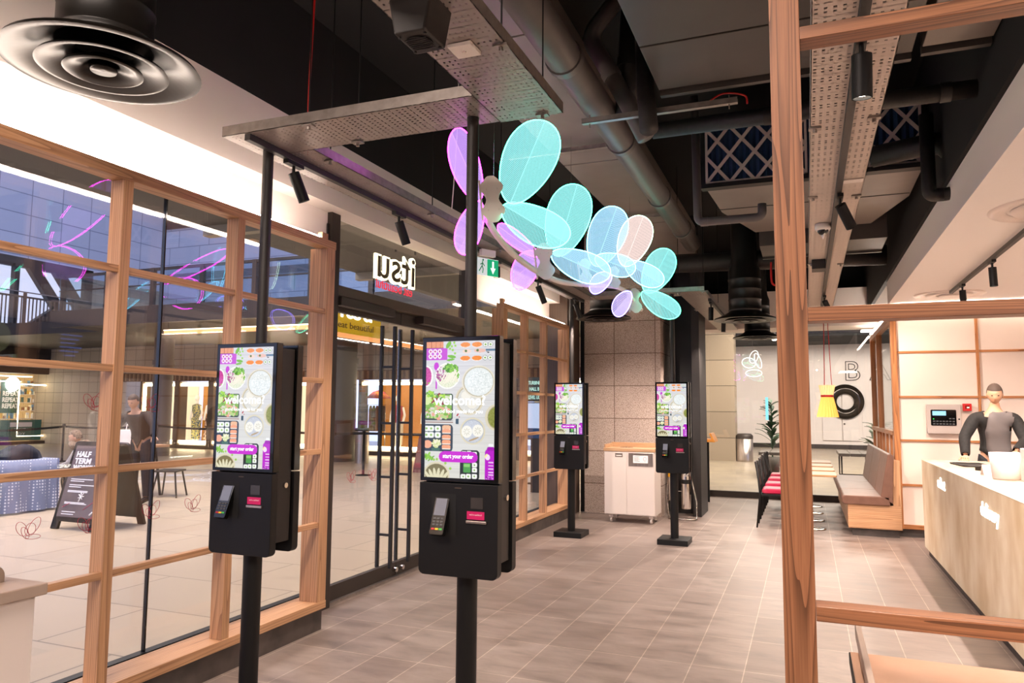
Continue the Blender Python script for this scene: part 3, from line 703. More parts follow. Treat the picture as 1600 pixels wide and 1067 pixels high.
# exit sign hanging from the long tray
t = thing('exit_sign', 'green and white running man exit sign hanging under the tray by the doors', 'exit sign', (-2.6, 5.9, 3.0))
R_ = Matrix.Rotation(math.radians(62), 4, 'Z') @ Matrix.Diagonal((0.66, 1, 1, 1))
MB().box((-0.12, -0.02, -0.06), (0.12, 0.02, 0.0), R_).build('sign_body', M_white, t, 0.004)
MB().box((-0.18, -0.006, -0.235), (0.18, 0.006, -0.08), R_).build('sign_panel', mat('exit_white', '#e9f4ee', 0.4, emit='#e8fff2', es=0.3), t)
g = MB().box((-0.01, -0.008, -0.232), (0.178, 0.008, -0.085), R_).build('green_field', mat('exit_green', '#10b070', 0.4, emit='#16c080', es=0.35), t)
mb = MB()
def flat(mb_, pts, y, M): mb_.prism(pts, 'y', y-0.001, y, M)
flat(mb, [(0.07, -0.10), (0.10, -0.10), (0.10, -0.16), (0.13, -0.16), (0.085, -0.215), (0.04, -0.16), (0.07, -0.16)], -0.0085, R_)
mb.build('arrow', M_scrtxt, t)
mb = MB(); mb.tube([(-0.09, -0.007, -0.11), (-0.10, -0.007, -0.15), (-0.08, -0.007, -0.18), (-0.09, -0.007, -0.215)], 0.006, 6, M=R_); mb.tube([(-0.10, -0.007, -0.15), (-0.13, -0.007, -0.18), (-0.15, -0.007, -0.20)], 0.006, 6, M=R_)
mb.tube([(-0.06, -0.007, -0.15), (-0.09, -0.007, -0.125), (-0.13, -0.007, -0.14)], 0.005, 6, M=R_); mb.ball((-0.085, -0.007, -0.098), 0.01, M=R_)
mb.build('running_figure', mat('exit_green2', '#0f9a60', 0.4), t)
# ================================================================== LIGHT SCULPTURE
WINGS = [
    ('big upper', (-1.615, 3.993, 2.82), (-1.462, 4.176, 3.376), (0.355, -0.913, 0.203), 0.165, 'c'),
    ('big lower', (-1.652, 3.979, 2.81), (-1.257, 3.963, 2.547), (0.303, -0.808, 0.505), 0.141, 'c'),
    ('pur upper', (-1.798, 3.97, 2.857), (-2.135, 4.234, 3.414), (-0.504, -0.858, 0.101), 0.125, 'p'),
    ('pur lower', (-1.799, 3.972, 2.841), (-1.973, 4.041, 2.558), (-0.504, -0.858, 0.101), 0.150, 'p'),
    ('2 upper', (-1.676, 5.061, 2.715), (-1.57, 5.229, 3.29), (0.355, -0.913, 0.203), 0.164, 'c'),
    ('2 lower', (-1.706, 5.046, 2.742), (-1.289, 5.073, 2.535), (0.303, -0.808, 0.505), 0.141, 'b'),
    ('2 pur upper', (-1.818, 5.057, 2.725), (-2.281, 5.371, 3.07), (-0.504, -0.858, 0.101), 0.061, 'p'),
    ('2 pur lower', (-1.797, 5.067, 2.71), (-2.102, 5.232, 2.595), (-0.504, -0.858, 0.101), 0.149, 'p'),
    ('3 upper', (-1.623, 5.939, 2.798), (-1.479, 6.115, 3.339), (0.355, -0.913, 0.203), 0.161, 'b'),
    ('3 lower', (-1.621, 5.932, 2.875), (-1.297, 5.969, 2.739), (0.303, -0.808, 0.505), 0.123, 'b'),
    ('3 pur lower', (-1.51, 6.046, 2.722), (-1.743, 6.176, 2.659), (-0.504, -0.858, 0.101), 0.092, 'v'),
    ('4 upper', (-1.58, 6.806, 2.954), (-1.426, 6.98, 3.468), (0.355, -0.913, 0.203), 0.156, 'w'),
    ('4 lower', (-1.561, 6.81, 2.993), (-1.221, 6.788, 2.755), (0.303, -0.808, 0.505), 0.132, 'b'),
    ('4 pur lower', (-1.534, 6.902, 2.711), (-1.733, 6.997, 2.53), (-0.504, -0.858, 0.101), 0.110, 'v'),
    ('5 upper', (-1.567, 7.795, 2.846), (-1.355, 7.988, 3.342), (0.355, -0.913, 0.203), 0.159, 'c'),
    ('5 lower', (-1.607, 7.778, 2.857), (-1.226, 7.743, 2.573), (0.303, -0.808, 0.505), 0.146, 'c')]
SPINE = [(-1.75, 3.948, 2.73), (-1.773, 4.16, 2.678), (-1.797, 4.48, 2.631), (-1.804, 4.804, 2.604), (-1.799, 5.132, 2.592), (-1.788, 5.567, 2.609), (-1.759, 6.113, 2.674), (-1.729, 6.655, 2.75), (-1.71, 7.086, 2.80), (-1.691, 7.421, 2.80), (-1.697, 7.75, 2.765), (-1.685, 8.086, 2.703)]
WCOL = {'c': ('#40f0b8', '#96ecea', 13.0), 'b': ('#60d8ff', '#a8dcf8', 11.0), 'p': ('#ff30f4', '#d0a0ff', 15.0), 'v': ('#8070ff', '#cbbcff', 12.0), 'w': ('#d8ffd0', '#f4dcd6', 8.0)}  # warm tint of the fourth upper wing is a reflection put into its colour
def wing_mat(k):
    rim, ln, _ = WCOL[k]
    m = bpy.data.materials.new('etched_acrylic_'+k); m.use_nodes = True; t = m.node_tree; t.nodes.clear()
    o = N(m, 'ShaderNodeOutputMaterial'); tc = N(m, 'ShaderNodeTexCoord'); sp = N(m, 'ShaderNodeSeparateXYZ'); Lk(m, tc.outputs['Object'], sp.inputs[0])
    ax = N(m, 'ShaderNodeMath', operation='ABSOLUTE'); Lk(m, sp.outputs['X'], ax.inputs[0])
    q = N(m, 'ShaderNodeMath', operation='MULTIPLY_ADD'); q.inputs[1].default_value = -0.62; Lk(m, ax.outputs[0], q.inputs[0]); Lk(m, sp.outputs['Y'], q.inputs[2])
    d = N(m, 'ShaderNodeMath', operation='DIVIDE'); d.inputs[1].default_value = 0.0098; Lk(m, q.outputs[0], d.inputs[0])
    f = N(m, 'ShaderNodeMath', operation='FRACT'); Lk(m, d.outputs[0], f.inputs[0])
    l = N(m, 'ShaderNodeMath', operation='LESS_THAN'); l.inputs[1].default_value = 0.46; Lk(m, f.outputs[0], l.inputs[0])
    mid = N(m, 'ShaderNodeMath', operation='LESS_THAN'); mid.inputs[1].default_value = 0.0025; Lk(m, ax.outputs[0], mid.inputs[0])
    mx = N(m, 'ShaderNodeMath', operation='MAXIMUM'); Lk(m, l.outputs[0], mx.inputs[0]); Lk(m, mid.outputs[0], mx.inputs[1])
    st = N(m, 'ShaderNodeMath', operation='MULTIPLY_ADD'); st.inputs[1].default_value = 0.66; st.inputs[2].default_value = 0.07; Lk(m, mx.outputs[0], st.inputs[0])
    em = N(m, 'ShaderNodeEmission'); em.inputs[0].default_value = lin(ln); em.inputs[1].default_value = 1.45
    tr = N(m, 'ShaderNodeBsdfTransparent'); ms = N(m, 'ShaderNodeMixShader')
    Lk(m, st.outputs[0], ms.inputs[0]); Lk(m, tr.outputs[0], ms.inputs[1]); Lk(m, em.outputs[0], ms.inputs[2])
    gl = N(m, 'ShaderNodeBsdfGlossy'); gl.inputs['Roughness'].default_value = 0.03; m2 = N(m, 'ShaderNodeMixShader'); m2.inputs[0].default_value = 0.06
    Lk(m, ms.outputs[0], m2.inputs[1]); Lk(m, gl.outputs[0], m2.inputs[2]); Lk(m, m2.outputs[0], o.inputs[0])
    return m
WM = {k: (wing_mat(k), emis('led_rim_'+k, WCOL[k][0], WCOL[k][2])) for k in WCOL}
sc = thing('light_sculpture', 'hanging chain of glowing butterfly wings, cyan, pink and violet, on a curved white spine', 'light sculpture', (-1.75, 6.0, 2.67))
o0 = Vector((-1.75, 6.0, 2.67))
sp = []
for i in range(len(SPINE)-1):
    p0, p1, p2, p3 = [Vector(SPINE[max(0, min(len(SPINE)-1, j))]) for j in (i-1, i, i+1, i+2)]
    for k in range(5):
        t = k/5; sp.append(0.5*((2*p1)+(-p0+p2)*t+(2*p0-5*p1+4*p2-p3)*t*t+(-p0+3*p1-3*p2+p3)*t**3)-o0)
sp.append(Vector(SPINE[-1])-o0)
MB().tube(sp, 0.021, 14).build('spine_tube', M_white, sc)
for nm, B, T, n, hw, k in WINGS:
    B = Vector(B); T = Vector(T); n = Vector(n).normalized(); L = (T-B).length; yv = (T-B).normalized(); xv = yv.cross(n).normalized(); n = xv.cross(yv)
    pts = []
    K = 44
    for i in range(K):
        a = 2*math.pi*i/K; u = 0.5-0.5*math.cos(a); w = hw*math.sin(a)*(0.80+0.40*u)
        pts.append((w/1.02, u*L))
    M = Matrix(((xv.x, yv.x, n.x, B.x-o0.x), (xv.y, yv.y, n.y, B.y-o0.y), (xv.z, yv.z, n.z, B.z-o0.z), (0, 0, 0, 1)))
    w = MB().prism(pts, 'z', -0.002, 0.002).build('wing', WM[k][0], sc); w.matrix_local = M
    MB().tube([(p[0], p[1], 0) for p in pts], 0.0035, 6, closed=True).build('led_rim', WM[k][1], w)
def bracket(c, s=1.0):
    pts = []
    for i in range(48):
        a = 2*math.pi*i/48; z = 0.118*s*math.sin(a); r = (0.047-0.016*math.cos(math.pi*math.sin(a)/0.55))*s
        pts.append((r*math.copysign(abs(math.cos(a))**0.45, math.cos(a)), z))
    Mx = Matrix.Translation(Vector(c)-o0) @ Matrix.Rotation(math.radians(22), 4, 'Z') @ Matrix.Rotation(math.radians(-6), 4, 'Y')
    mb = MB().prism(pts, 'y', -0.004, 0.004, Mx)
    mb.box((-0.062*s, -0.004, -0.10*s), (-0.052*s, 0.07, 0.10*s), Mx)
    b = mb.build('bracket', M_white, sc, 0.001)
    m2 = MB()
    for dx in (-0.025, 0.028):
        for dz in (-0.055, 0.05): m2.cyl((dx*s, -0.007, dz*s), (dx*s, -0.003, dz*s), 0.005, n=10, M=Mx)
    m2.build('bracket_screw', M_lam, b)
for c, s in (((-1.70, 3.92, 2.835), 1.2), ((-1.74, 4.98, 2.665), 1.15), ((-1.72, 5.97, 2.77), 0.9), ((-1.68, 6.84, 2.86), 0.9), ((-1.68, 7.75, 2.76), 1.15)):
    bracket(c, s)
for x, y, z in ((-1.75, 4.05, 2.70), (-1.765, 5.7, 2.65), (-1.70, 7.6, 2.78)):
    MB().cyl((x-o0.x, y-o0.y, z-o0.z), (x-o0.x, y-o0.y, 3.861-o0.z), 0.0015, n=6).build('suspension_wire', M_chrome, sc)

# ================================================================== CEILING SERVICES
def disc_diffuser(label, x, y, z, r=0.39, top=4.6, mat_=None, neck=0.19):
    mat_ = mat_ or M_vent
    t = thing('ceiling_diffuser', label, 'air diffuser', (x, y, z), 0, 'round black air diffusers')
    s = r/0.39
    MB().lathe([(r, 0), (r*0.97, 0.018*s), (r*0.72, 0.055*s), (r*0.52, 0.10*s), (neck, 0.11*s), (neck*0.96, 0.11*s), (r*0.50, 0.085*s), (r*0.70, 0.04*s), (r*0.93, -0.002*s), (r, 0)], n=56).build('outer_cone', mat_, t)
    MB().lathe([(r*0.66, -0.012*s), (r*0.64, 0.0), (r*0.42, 0.045*s), (r*0.30, 0.07*s), (r*0.29, 0.065*s), (r*0.40, 0.03*s), (r*0.61, -0.014*s), (r*0.66, -0.012*s)], n=56).build('middle_cone', mat_, t)
    MB().lathe([(r*0.40, -0.02*s), (r*0.39, -0.008*s), (r*0.22, 0.03*s), (r*0.16, 0.04*s), (r*0.16, 0.01*s), (r*0.37, -0.024*s), (r*0.40, -0.02*s)], n=48).build('inner_cone', mat_, t)
    MB().lathe([(0.0, -0.012*s), (r*0.13, -0.018*s), (r*0.14, -0.006*s), (0.0, 0.0)], n=32).build('centre_cap', mat_, t)
    prof = [(neck, 0.10*s)]
    k = 0
    zz = 0.12*s
    while zz < min(top-z, 0.62*s):
        prof += [(neck, zz), (neck+0.004, zz+0.006), (neck+0.004, zz+0.012), (neck, zz+0.018)]; zz += 0.13*s
    prof += [(neck, 0.62*s), (neck*0.86, 0.70*s), (neck*0.80, 0.80*s), (neck*0.80, max(top-z, 0.9*s))]
    MB().lathe(prof, n=40).build('duct_neck', M_ventn, t)
M_vent = noise_mat('satin_black_metal', '#15120f', '#1c1814', 5, 0.3, metal=0.3); M_ventn = mat('black_duct_neck', '#15120f', 0.4)
disc_diffuser('large round black air diffuser in the upper left corner', -2.78, 2.18, 3.05)
disc_diffuser('round black air diffuser hanging in front of the granite pier', -2.62, 10.0, 2.86)
disc_diffuser('round black air diffuser beside the oak post, nearer of the two in the aisle', -0.70, 9.75, 2.74, neck=0.2)
disc_diffuser('round black air diffuser beside the oak post, further and lower of the two', -0.72, 12.6, 2.77, neck=0.2)

def pipe(label, pts, r, m=M_pipe, cat='pipe', name='ceiling_pipe', group=None, collars=()):
    c = Vector(pts[0]); t = thing(name, label, cat, tuple(c), 0, group)
    P_ = [Vector(p)-c for p in pts]
    # rounded corners
    Q = [P_[0]]
    for i in range(1, len(P_)-1):
        a, b, d = P_[i-1], P_[i], P_[i+1]; k = min(r*1.6, (b-a).length*0.45, (d-b).length*0.45)
        p = b+(a-b).normalized()*k; q = b+(d-b).normalized()*k
        for j in range(6): s = j/5; Q.append((1-s)**2*p+2*s*(1-s)*b+s*s*q)
    Q.append(P_[-1])
    MB().tube(Q, r, 18).build('pipe_run', m, t)
    for cc in collars:
        i, s = int(cc), cc-int(cc); a, b = P_[i], P_[i+1]; p = a+(b-a)*s; d = (b-a).normalized()
        MB().cyl(p-d*0.03, p+d*0.03, r*1.10, n=24).build('collar', m, t)
    return t
pipe('long grey pipe running diagonally across the ceiling away from the camera', [(-1.30, 0.8, 3.70), (-1.30, 9.4, 3.70)], 0.105, collars=(0.38, 0.55, 0.74, 0.9))
pipe('black lagged pipe crossing the ceiling between the two air handling units', [(-0.95, 5.0, 3.54), (1.6, 5.0, 3.54)], 0.055, M_lag, collars=(0.3, 0.7))
pipe('black pipe dropping beside the filter and turning towards the oak post', [(-0.835, 6.3, 4.3), (-0.82, 6.3, 3.19), (-0.30, 6.3, 3.19), (-0.30, 6.3, 3.30)], 0.035, M_pipe, collars=(1.1,))
pipe('fat black duct crossing the room above the far diffusers', [(-1.75, 9.9, 3.56), (0.95, 9.9, 3.5)], 0.125, M_lag, collars=(0.35, 0.6))
pipe('thick black pipe bundle, left bend beside the grey pipe', [(-1.10, 4.8, 4.5), (-1.36, 4.8, 4.2), (-1.26, 4.8, 4.02), (-1.10, 4.8, 3.72), (-0.96, 4.8, 3.42)], 0.06, M_pipe, group='black pipes beside the grey pipe', collars=(2.4,))
pipe('short black lagged pipe hanging down between the pipe bends', [(-1.08, 4.95, 4.5), (-1.13, 4.95, 3.66)], 0.075, M_lag, group='black pipes beside the grey pipe', collars=(0.55,))
pipe('short black drop pipe with a cut end, right of the pipe bends', [(-0.93, 4.6, 4.1), (-0.92, 4.6, 3.70), (-0.87, 4.45, 3.34)], 0.058, M_lag, group='black pipes beside the grey pipe')
pipe('black U-shaped lagged pipe against the right bulkhead', [(0.90, 6.2, 3.85), (0.90, 6.2, 3.22), (1.0, 6.2, 3.22), (1.0, 6.2, 3.22), (1.10, 6.15, 3.22), (1.10, 6.1, 3.42), (1.2, 6.1, 3.42)], 0.05, M_lag, group='lagged pipes by the right bulkhead')
pipe('fat black lagged elbow hanging above the U-shaped pipe', [(0.55, 6.5, 3.66), (1.02, 6.3, 3.66), (1.10, 6.2, 3.50)], 0.085, M_lag, group='lagged pipes by the right bulkhead')
# grey ducts and air handling units
def duct(name, label, x0, x1, y0, y1, z0, z1, gaps=(), m=M_duct, flange=True):
    t = thing(name, label, 'air duct', ((x0+x1)/2, (y0+y1)/2, z0)); cx, cy = (x0+x1)/2, (y0+y1)/2
    ys = [y0]+list(gaps)+[y1]
    for a, b in zip(ys[:-1], ys[1:]):
        MB().box((x0-cx, a-cy+0.008, 0), (x1-cx, b-cy-0.008, z1-z0)).build('sheet_panel', m, t, 0.004)
    MB().box((x0-cx+0.02, y0-cy+0.02, 0.02), (x1-cx-0.02, y1-cy-0.02, z1-z0-0.01)).build('inner_liner', M_dark, t)
    if flange: MB().box((x0-cx, y1-cy, 0.03), (x1-cx, y1-cy+0.03, z1-z0)).box((x0-cx, y1-cy+0.03, -0.02), (x1-cx, y1-cy+0.07, 0.03)).build('flange', M_duct, t)
    return t
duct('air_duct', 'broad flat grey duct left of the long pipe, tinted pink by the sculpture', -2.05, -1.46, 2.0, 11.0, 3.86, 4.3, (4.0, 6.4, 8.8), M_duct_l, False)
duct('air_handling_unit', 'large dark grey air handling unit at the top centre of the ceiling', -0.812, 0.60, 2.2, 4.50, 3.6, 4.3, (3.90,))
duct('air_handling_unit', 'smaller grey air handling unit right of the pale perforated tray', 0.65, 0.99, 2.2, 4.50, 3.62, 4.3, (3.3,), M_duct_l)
t = thing('air_handling_unit', 'grey air handling unit with a white lattice over dark blue filters', 'air handling unit', (0.07, 6.7, 3.6))
MB().prism([(-0.87, 0), (0.87, 0), (0.87, 0.9), (0.62, 1.9), (-0.56, 1.9), (-0.82, 0.9)], 'z', 0, 0.6).build('unit_casing', M_duct_l, t, 0.004)
MB().box((-0.84, 0.78, -0.003), (0.86, 0.80, 0.002)).build('panel_joint', M_black, t)
MB().box((-0.90, -0.10, -0.03), (0.90, -0.0, 0.01)).box((-0.90, -0.03, 0.0), (-0.87, 0.0, 0.58)).box((0.87, -0.03, 0.0), (0.90, 0.0, 0.58)).build('filter_frame', M_black2, t)
M_filter = mat('pleated_blue_filter', '#2c4668', 0.85)
mb = MB(); K = 60
vs = []; 
for i in range(K+1):
    x = -0.86+1.72*i/K; yy_ = -0.02 if i % 2 else -0.055
    vs += [(x, yy_, 0.01), (x, yy_, 0.53)]
mb.add(vs, [(2*i, 2*i+2, 2*i+3, 2*i+1) for i in range(K)]); mb.build('filter_media', M_filter, t)
mb = MB(); zc0, zc1 = 0.012, 0.53; Hh = zc1-zc0
for (xa, xb) in ((-0.86, -0.01), (0.01, 0.86)):
    mb.box((xa, -0.075, zc0), (xb, -0.06, zc0+0.02)).box((xa, -0.075, zc1-0.02), (xb, -0.06, zc1)).box((xa, -0.075, zc0), (xa+0.02, -0.06, zc1)).box((xb-0.02, -0.075, zc0), (xb, -0.06, zc1))
    stp = 0.212
    for sgn in (1, -1):
        k0 = -4
        for k in range(-4, 9):
            # line x = xa + k*stp + sgn*z ; clip
            pts = []
            x_s = xa + k*stp if sgn > 0 else xa + k*stp
            za, zb = 0.0, Hh
            xA = x_s; xB = x_s + sgn*Hh*0.82
            lo, hi = 0.0, 1.0
            dx = xB-xA
            for lim, s_ in ((xa+0.01, 1), (xb-0.01, -1)):
                tt = (lim-xA)/dx
                if s_*dx > 0: lo = max(lo, tt)
                else: hi = min(hi, tt)
            if hi-lo < 0.03: continue
            p = Vector((xA+dx*lo, -0.068-0.003*sgn, zc0+Hh*lo)); q = Vector((xA+dx*hi, -0.068-0.003*sgn, zc0+Hh*hi))
            d = (q-p).normalized(); nn = Vector((-d.z, 0, d.x))*0.014
            mb.add([p-nn+Vector((0, -.005, 0)), q-nn+Vector((0, -.005, 0)), q+nn+Vector((0, -.005, 0)), p+nn+Vector((0, -.005, 0)), p-nn+Vector((0, .005, 0)), q-nn+Vector((0, .005, 0)), q+nn+Vector((0, .005, 0)), p+nn+Vector((0, .005, 0))], [(0,1,2,3), (7,6,5,4), (0,4,5,1), (3,2,6,7), (0,3,7,4), (1,5,6,2)])
mb.build('filter_lattice', mat('lattice_card', '#d6c6ba', 0.7), t)
duct('air_duct', 'narrow grey ductwork behind the lattice unit towards the back of the room', -0.45, 0.85, 8.65, 9.3, 3.45, 3.9, (), M_duct)
# strut channels and a few cables
for i, (a, b, z, lab) in enumerate((((-2.4, 5.9), (-1.4, 5.9), 3.80, 'pale strut channel crossing under the flat grey duct, nearer one'), ((-2.4, 8.3), (-1.4, 8.3), 3.80, 'pale strut channel crossing under the flat grey duct, further one'), ((-1.35, 4.62), (-0.35, 4.62), 3.50, 'slotted strut channel beneath the pipe bends'))):
    t = thing('strut_channel', lab, 'strut', (a[0], a[1], z)); L = b[0]-a[0]
    MB().box((0, -0.02, 0), (L, 0.02, 0.003)).box((0, -0.02, 0), (L, -0.017, 0.035)).box((0, 0.017, 0), (L, 0.02, 0.035)).build('channel', M_galv, t)
    MB().cyl((0.05, 0, -0.03), (0.05, 0, 0.06), 0.004, n=8).build('hanger_rod', M_galv, t); MB().cyl((L-0.05, 0, -0.03), (L-0.05, 0, 0.06), 0.004, n=8).build('hanger_rod', M_galv, t)
def cable(label, pts, r, m, grp=None):
    c = Vector(pts[0]); t = thing('cable', label, 'cable', tuple(c), 0, grp); P_ = [Vector(p)-c for p in pts]; Q = []
    for i in range(len(P_)-1):
        p0, p1, p2, p3 = [P_[max(0, min(len(P_)-1, j))] for j in (i-1, i, i+1, i+2)]
        for k in range(6):
            s = k/6; Q.append(0.5*((2*p1)+(-p0+p2)*s+(2*p0-5*p1+4*p2-p3)*s*s+(-p0+3*p1-3*p2+p3)*s**3))
    Q.append(P_[-1]); MB().tube(Q, r, 8).build('cable_run', m, t)
cable('red cable dropping from the ceiling onto the corner of the tray', [(-2.80, 3.6, 3.08), (-2.80, 3.6, 3.6), (-2.785, 3.6, 4.1), (-2.78, 3.6, 4.6)], 0.007, M_red)
cable('red cable looping beside the filter lattice', [(-0.55, 4.75, 3.58), (-0.45, 4.75, 3.63), (-0.32, 4.75, 3.60), (-0.30, 4.75, 3.54)], 0.006, M_red)
cable('red cable hanging beside the oak post above the far diffuser', [(-0.36, 9.4, 3.40), (-0.36, 9.4, 3.2), (-0.33, 9.4, 3.12), (-0.2, 9.4, 3.11)], 0.012, M_red)
cable('white cable hanging in a loop above the long tray behind the near pole', [(-2.42, 4.9, 4.6), (-2.42, 4.9, 3.85), (-2.44, 4.9, 3.4), (-2.46, 4.9, 3.1)], 0.004, M_white)
cable('coiled grey cable at the top of the ceiling left of the big unit', [(-0.98, 3.5, 4.1), (-1.0, 3.5, 3.85), (-0.93, 3.5, 3.78), (-0.87, 3.5, 3.86), (-0.86, 3.5, 4.1)], 0.012, M_pipe)

# pale perforated tray with its track, cameras
tR = thing('cable_tray', 'pale perforated tray with a black track, running away overhead right of the oak post', 'cable tray', (0.21, 6.0, 3.02))
MB().box((-0.158, -7.0, 0), (0.158, 6.2, 0.003)).build('perforated_sheet', M_perf_w, tR)
MB().box((-0.158, -7.0, 0), (-0.154, 6.2, 0.05)).box((0.154, -7.0, 0), (0.158, 6.2, 0.05)).build('side_flange', M_white, tR)
rail('black lighting track fixed along the pale perforated tray', 0.225, 1.5, 10.6, 2.983, 'lighting tracks')
RG = 'spotlights on the pale tray'
spot('large black spotlight hanging just under the upper oak rail', 0.225, 2.93, 2.983, (0.20, 3.2, 1.0), RG, 55, 80, L=0.16, r=0.036)
spot('black spotlight halfway along the pale tray', 0.235, 5.1, 2.983, (0.62, 5.55, 2.2), RG, 75, 80, L=0.17, r=0.034)
spot('small black spotlight at the far end of the pale tray', 0.235, 9.6, 2.983, (0.50, 9.9, 2.4), RG, 60, 80)
def dome(label, x, y):
    t = thing('dome_camera', label, 'security camera', (x, y, 3.018), 0, 'white dome cameras')
    MB().lathe([(0.0, 0.0), (0.055, 0.0), (0.058, -0.035), (0.052, -0.048), (0.0, -0.05)], n=32).build('camera_base', M_white, t)
    MB().ball((0, 0, -0.05), 0.04, (1, 1, 0.85), 24, 14).build('dome', M_gloss, t)
    MB().prism([(-0.045, -0.045), (0.045, -0.045), (0.0, -0.115)], 'x', -0.006, 0.006, Matrix.Rotation(math.radians(30), 4, 'Z')).build('camera_shroud', M_white, t)
dome('white dome camera under the pale tray, nearer one above the rail', 0.15, 6.0)
dome('white dome camera at the far end of the pale tray behind the middle rail', 0.27, 10.7)
t = thing('junction_box', 'black junction box under the pale tray beyond the dome camera', 'box', (0.14, 7.5, 3.018)); MB().box((-0.06, -0.1, -0.09), (0.06, 0.1, 0)).build('box_body', M_black2, t, 0.004)
t = thing('label_plate', 'small white label plate fixed to the pale tray', 'label', (0.30, 4.9, 3.018)); MB().box((-0.06, -0.035, -0.006), (0.06, 0.035, 0)).build('plate', M_white, t, 0.001)
for i, (x, y) in enumerate(((0.075, 3.9), (0.34, 3.85), (0.075, 5.2), (0.34, 5.25), (0.075, 7.6), (0.34, 7.7))): hanger(x, y, top=3.59 if not 4.6 < y < 6.6 else 4.6, label='threaded rod with a galvanised bracket on the pale tray edge', grp='threaded rods holding the pale tray')
# right white ceiling: round diffusers, track
def flush(label, x, y, r):
    t = thing('flush_diffuser', label, 'air diffuser', (x, y, 3.0), 0, 'white round diffusers in the counter ceiling')
    MB().lathe([(r, 0.0), (r*0.98, -0.012), (r*0.72, -0.006), (r*0.70, 0.004), (r, 0.004)], n=56).build('outer_ring', M_lam, t)
    MB().lathe([(r*0.66, -0.004), (r*0.63, -0.022), (r*0.38, -0.012), (r*0.36, -0.002), (r*0.66, -0.002)], n=48).build('middle_ring', M_lam, t)
    MB().lathe([(0, -0.02), (r*0.28, -0.028), (r*0.30, -0.01), (0, -0.01)], n=36).build('centre_disc', M_lam, t)
flush('white round diffuser in the counter ceiling, cut by the right edge of the picture', 1.62, 5.95, 0.40)
flush('white round diffuser in the counter ceiling near the end of the track', 1.62, 10.05, 0.38)
rail('pale lighting track under the white counter ceiling', 1.56, 1.0, 9.55, 2.935, 'lighting tracks')
CG = 'spotlights under the counter ceiling'
spot('black spotlight under the counter ceiling, further of the pair', 1.56, 8.9, 2.935, (1.62, 8.9, 1.0), CG, 60, 90)
spot('black spotlight under the counter ceiling, middle one', 1.56, 7.55, 2.935, (1.62, 7.55, 1.0), CG, 60, 90)
spot('black spotlight at the right edge of the picture', 1.56, 6.35, 2.935, (1.62, 6.35, 1.0), CG, 60, 90)
# ================================================================== OAK SCREEN IN THE FOREGROUND
t = thing('oak_screen', 'oak post with three horizontal rails in the right foreground', 'wooden screen', (-0.03, 2.0, 0))
MB().box((-0.037, 0, 0), (0.038, 0.075, 3.3)).build('post', wood('front_oak_z', 'z', '#85563a', '#9c6a48', '#432614', k=1.7), t, 0.0015)
M_fox = wood('front_oak_x', 'x', '#85563a', '#9c6a48', '#432614', k=1.7)
for z0, z1 in ((2.571, 2.606), (1.826, 1.862), (1.086, 1.122)):
    MB().box((0.0385, 0.0, z0), (2.6, 0.07, z1)).build('rail', M_fox, t, 0.0015)
# ================================================================== WASTE STATIONS
M_stone = noise_mat('stone_look_laminate', '#8d7a6c', '#a39082', 9, 0.4, detail=9, stretch=(1, 0.35, 1))
M_lid = noise_mat('peach_laminate_top', '#b78f74', '#c29c82', 6, 0.35)
M_oakt = noise_mat('oak_laminate_top', '#b48d68', '#c19c77', 8, 0.4, stretch=(0.4, 4, 4))
t = thing('waste_station', 'white cabinet with a stone-look top and rounded upstand, bottom left corner', 'cabinet', (-2.75, 1.55, 0))
MB().box((-0.35, -0.75, 0.06), (0.30, 0.235, 0.955)).build('cabinet_body', M_lam, t, 0.003)
MB().box((0.298, 0.10, 0.10), (0.303, 0.106, 0.93)).build('door_gap', M_black, t)
MB().box((-0.34, -0.75, 0.0), (0.28, 0.22, 0.06)).build('plinth', M_black, t)
MB().box((-0.37, -0.78, 0.955), (0.325, 0.26, 0.995)).build('worktop', M_stone, t, 0.004)
MB().prism([(-0.78, 0.995), (0.205, 0.995)] + [(0.165+0.04*math.cos(a*math.pi/12), 1.015+0.04*math.sin(a*math.pi/12)) for a in range(0, 7)] + [(-0.78, 1.055)], 'x', 0.16, 0.185).build('upstand', M_stone, t, 0.002)
t = thing('waste_station', 'low counter with a peach laminate top and a raised side lip, bottom right corner', 'counter', (0.62, 1.85, 0))
MB().box((-0.50, -0.55, 0.06), (0.60, 0.50, 0.885)).build('cabinet_body', M_stone, t, 0.003)
MB().box((-0.525, -0.58, 0.885), (0.62, 0.53, 0.915)).build('worktop', M_lid, t, 0.004)
MB().box((-0.527, -0.58, 0.885), (-0.515, 0.525, 0.914)).build('side_edge', M_black, t)
MB().prism([(-0.58, 0.915), (0.66, 0.915), (0.685, 0.93)] + [(0.665+0.022*math.cos(a*math.pi/12), 0.935+0.022*math.sin(a*math.pi/12)) for a in range(0, 7)] + [(-0.58, 0.957)], 'x', -0.502, -0.486).build('upstand', M_stone, t, 0.002)
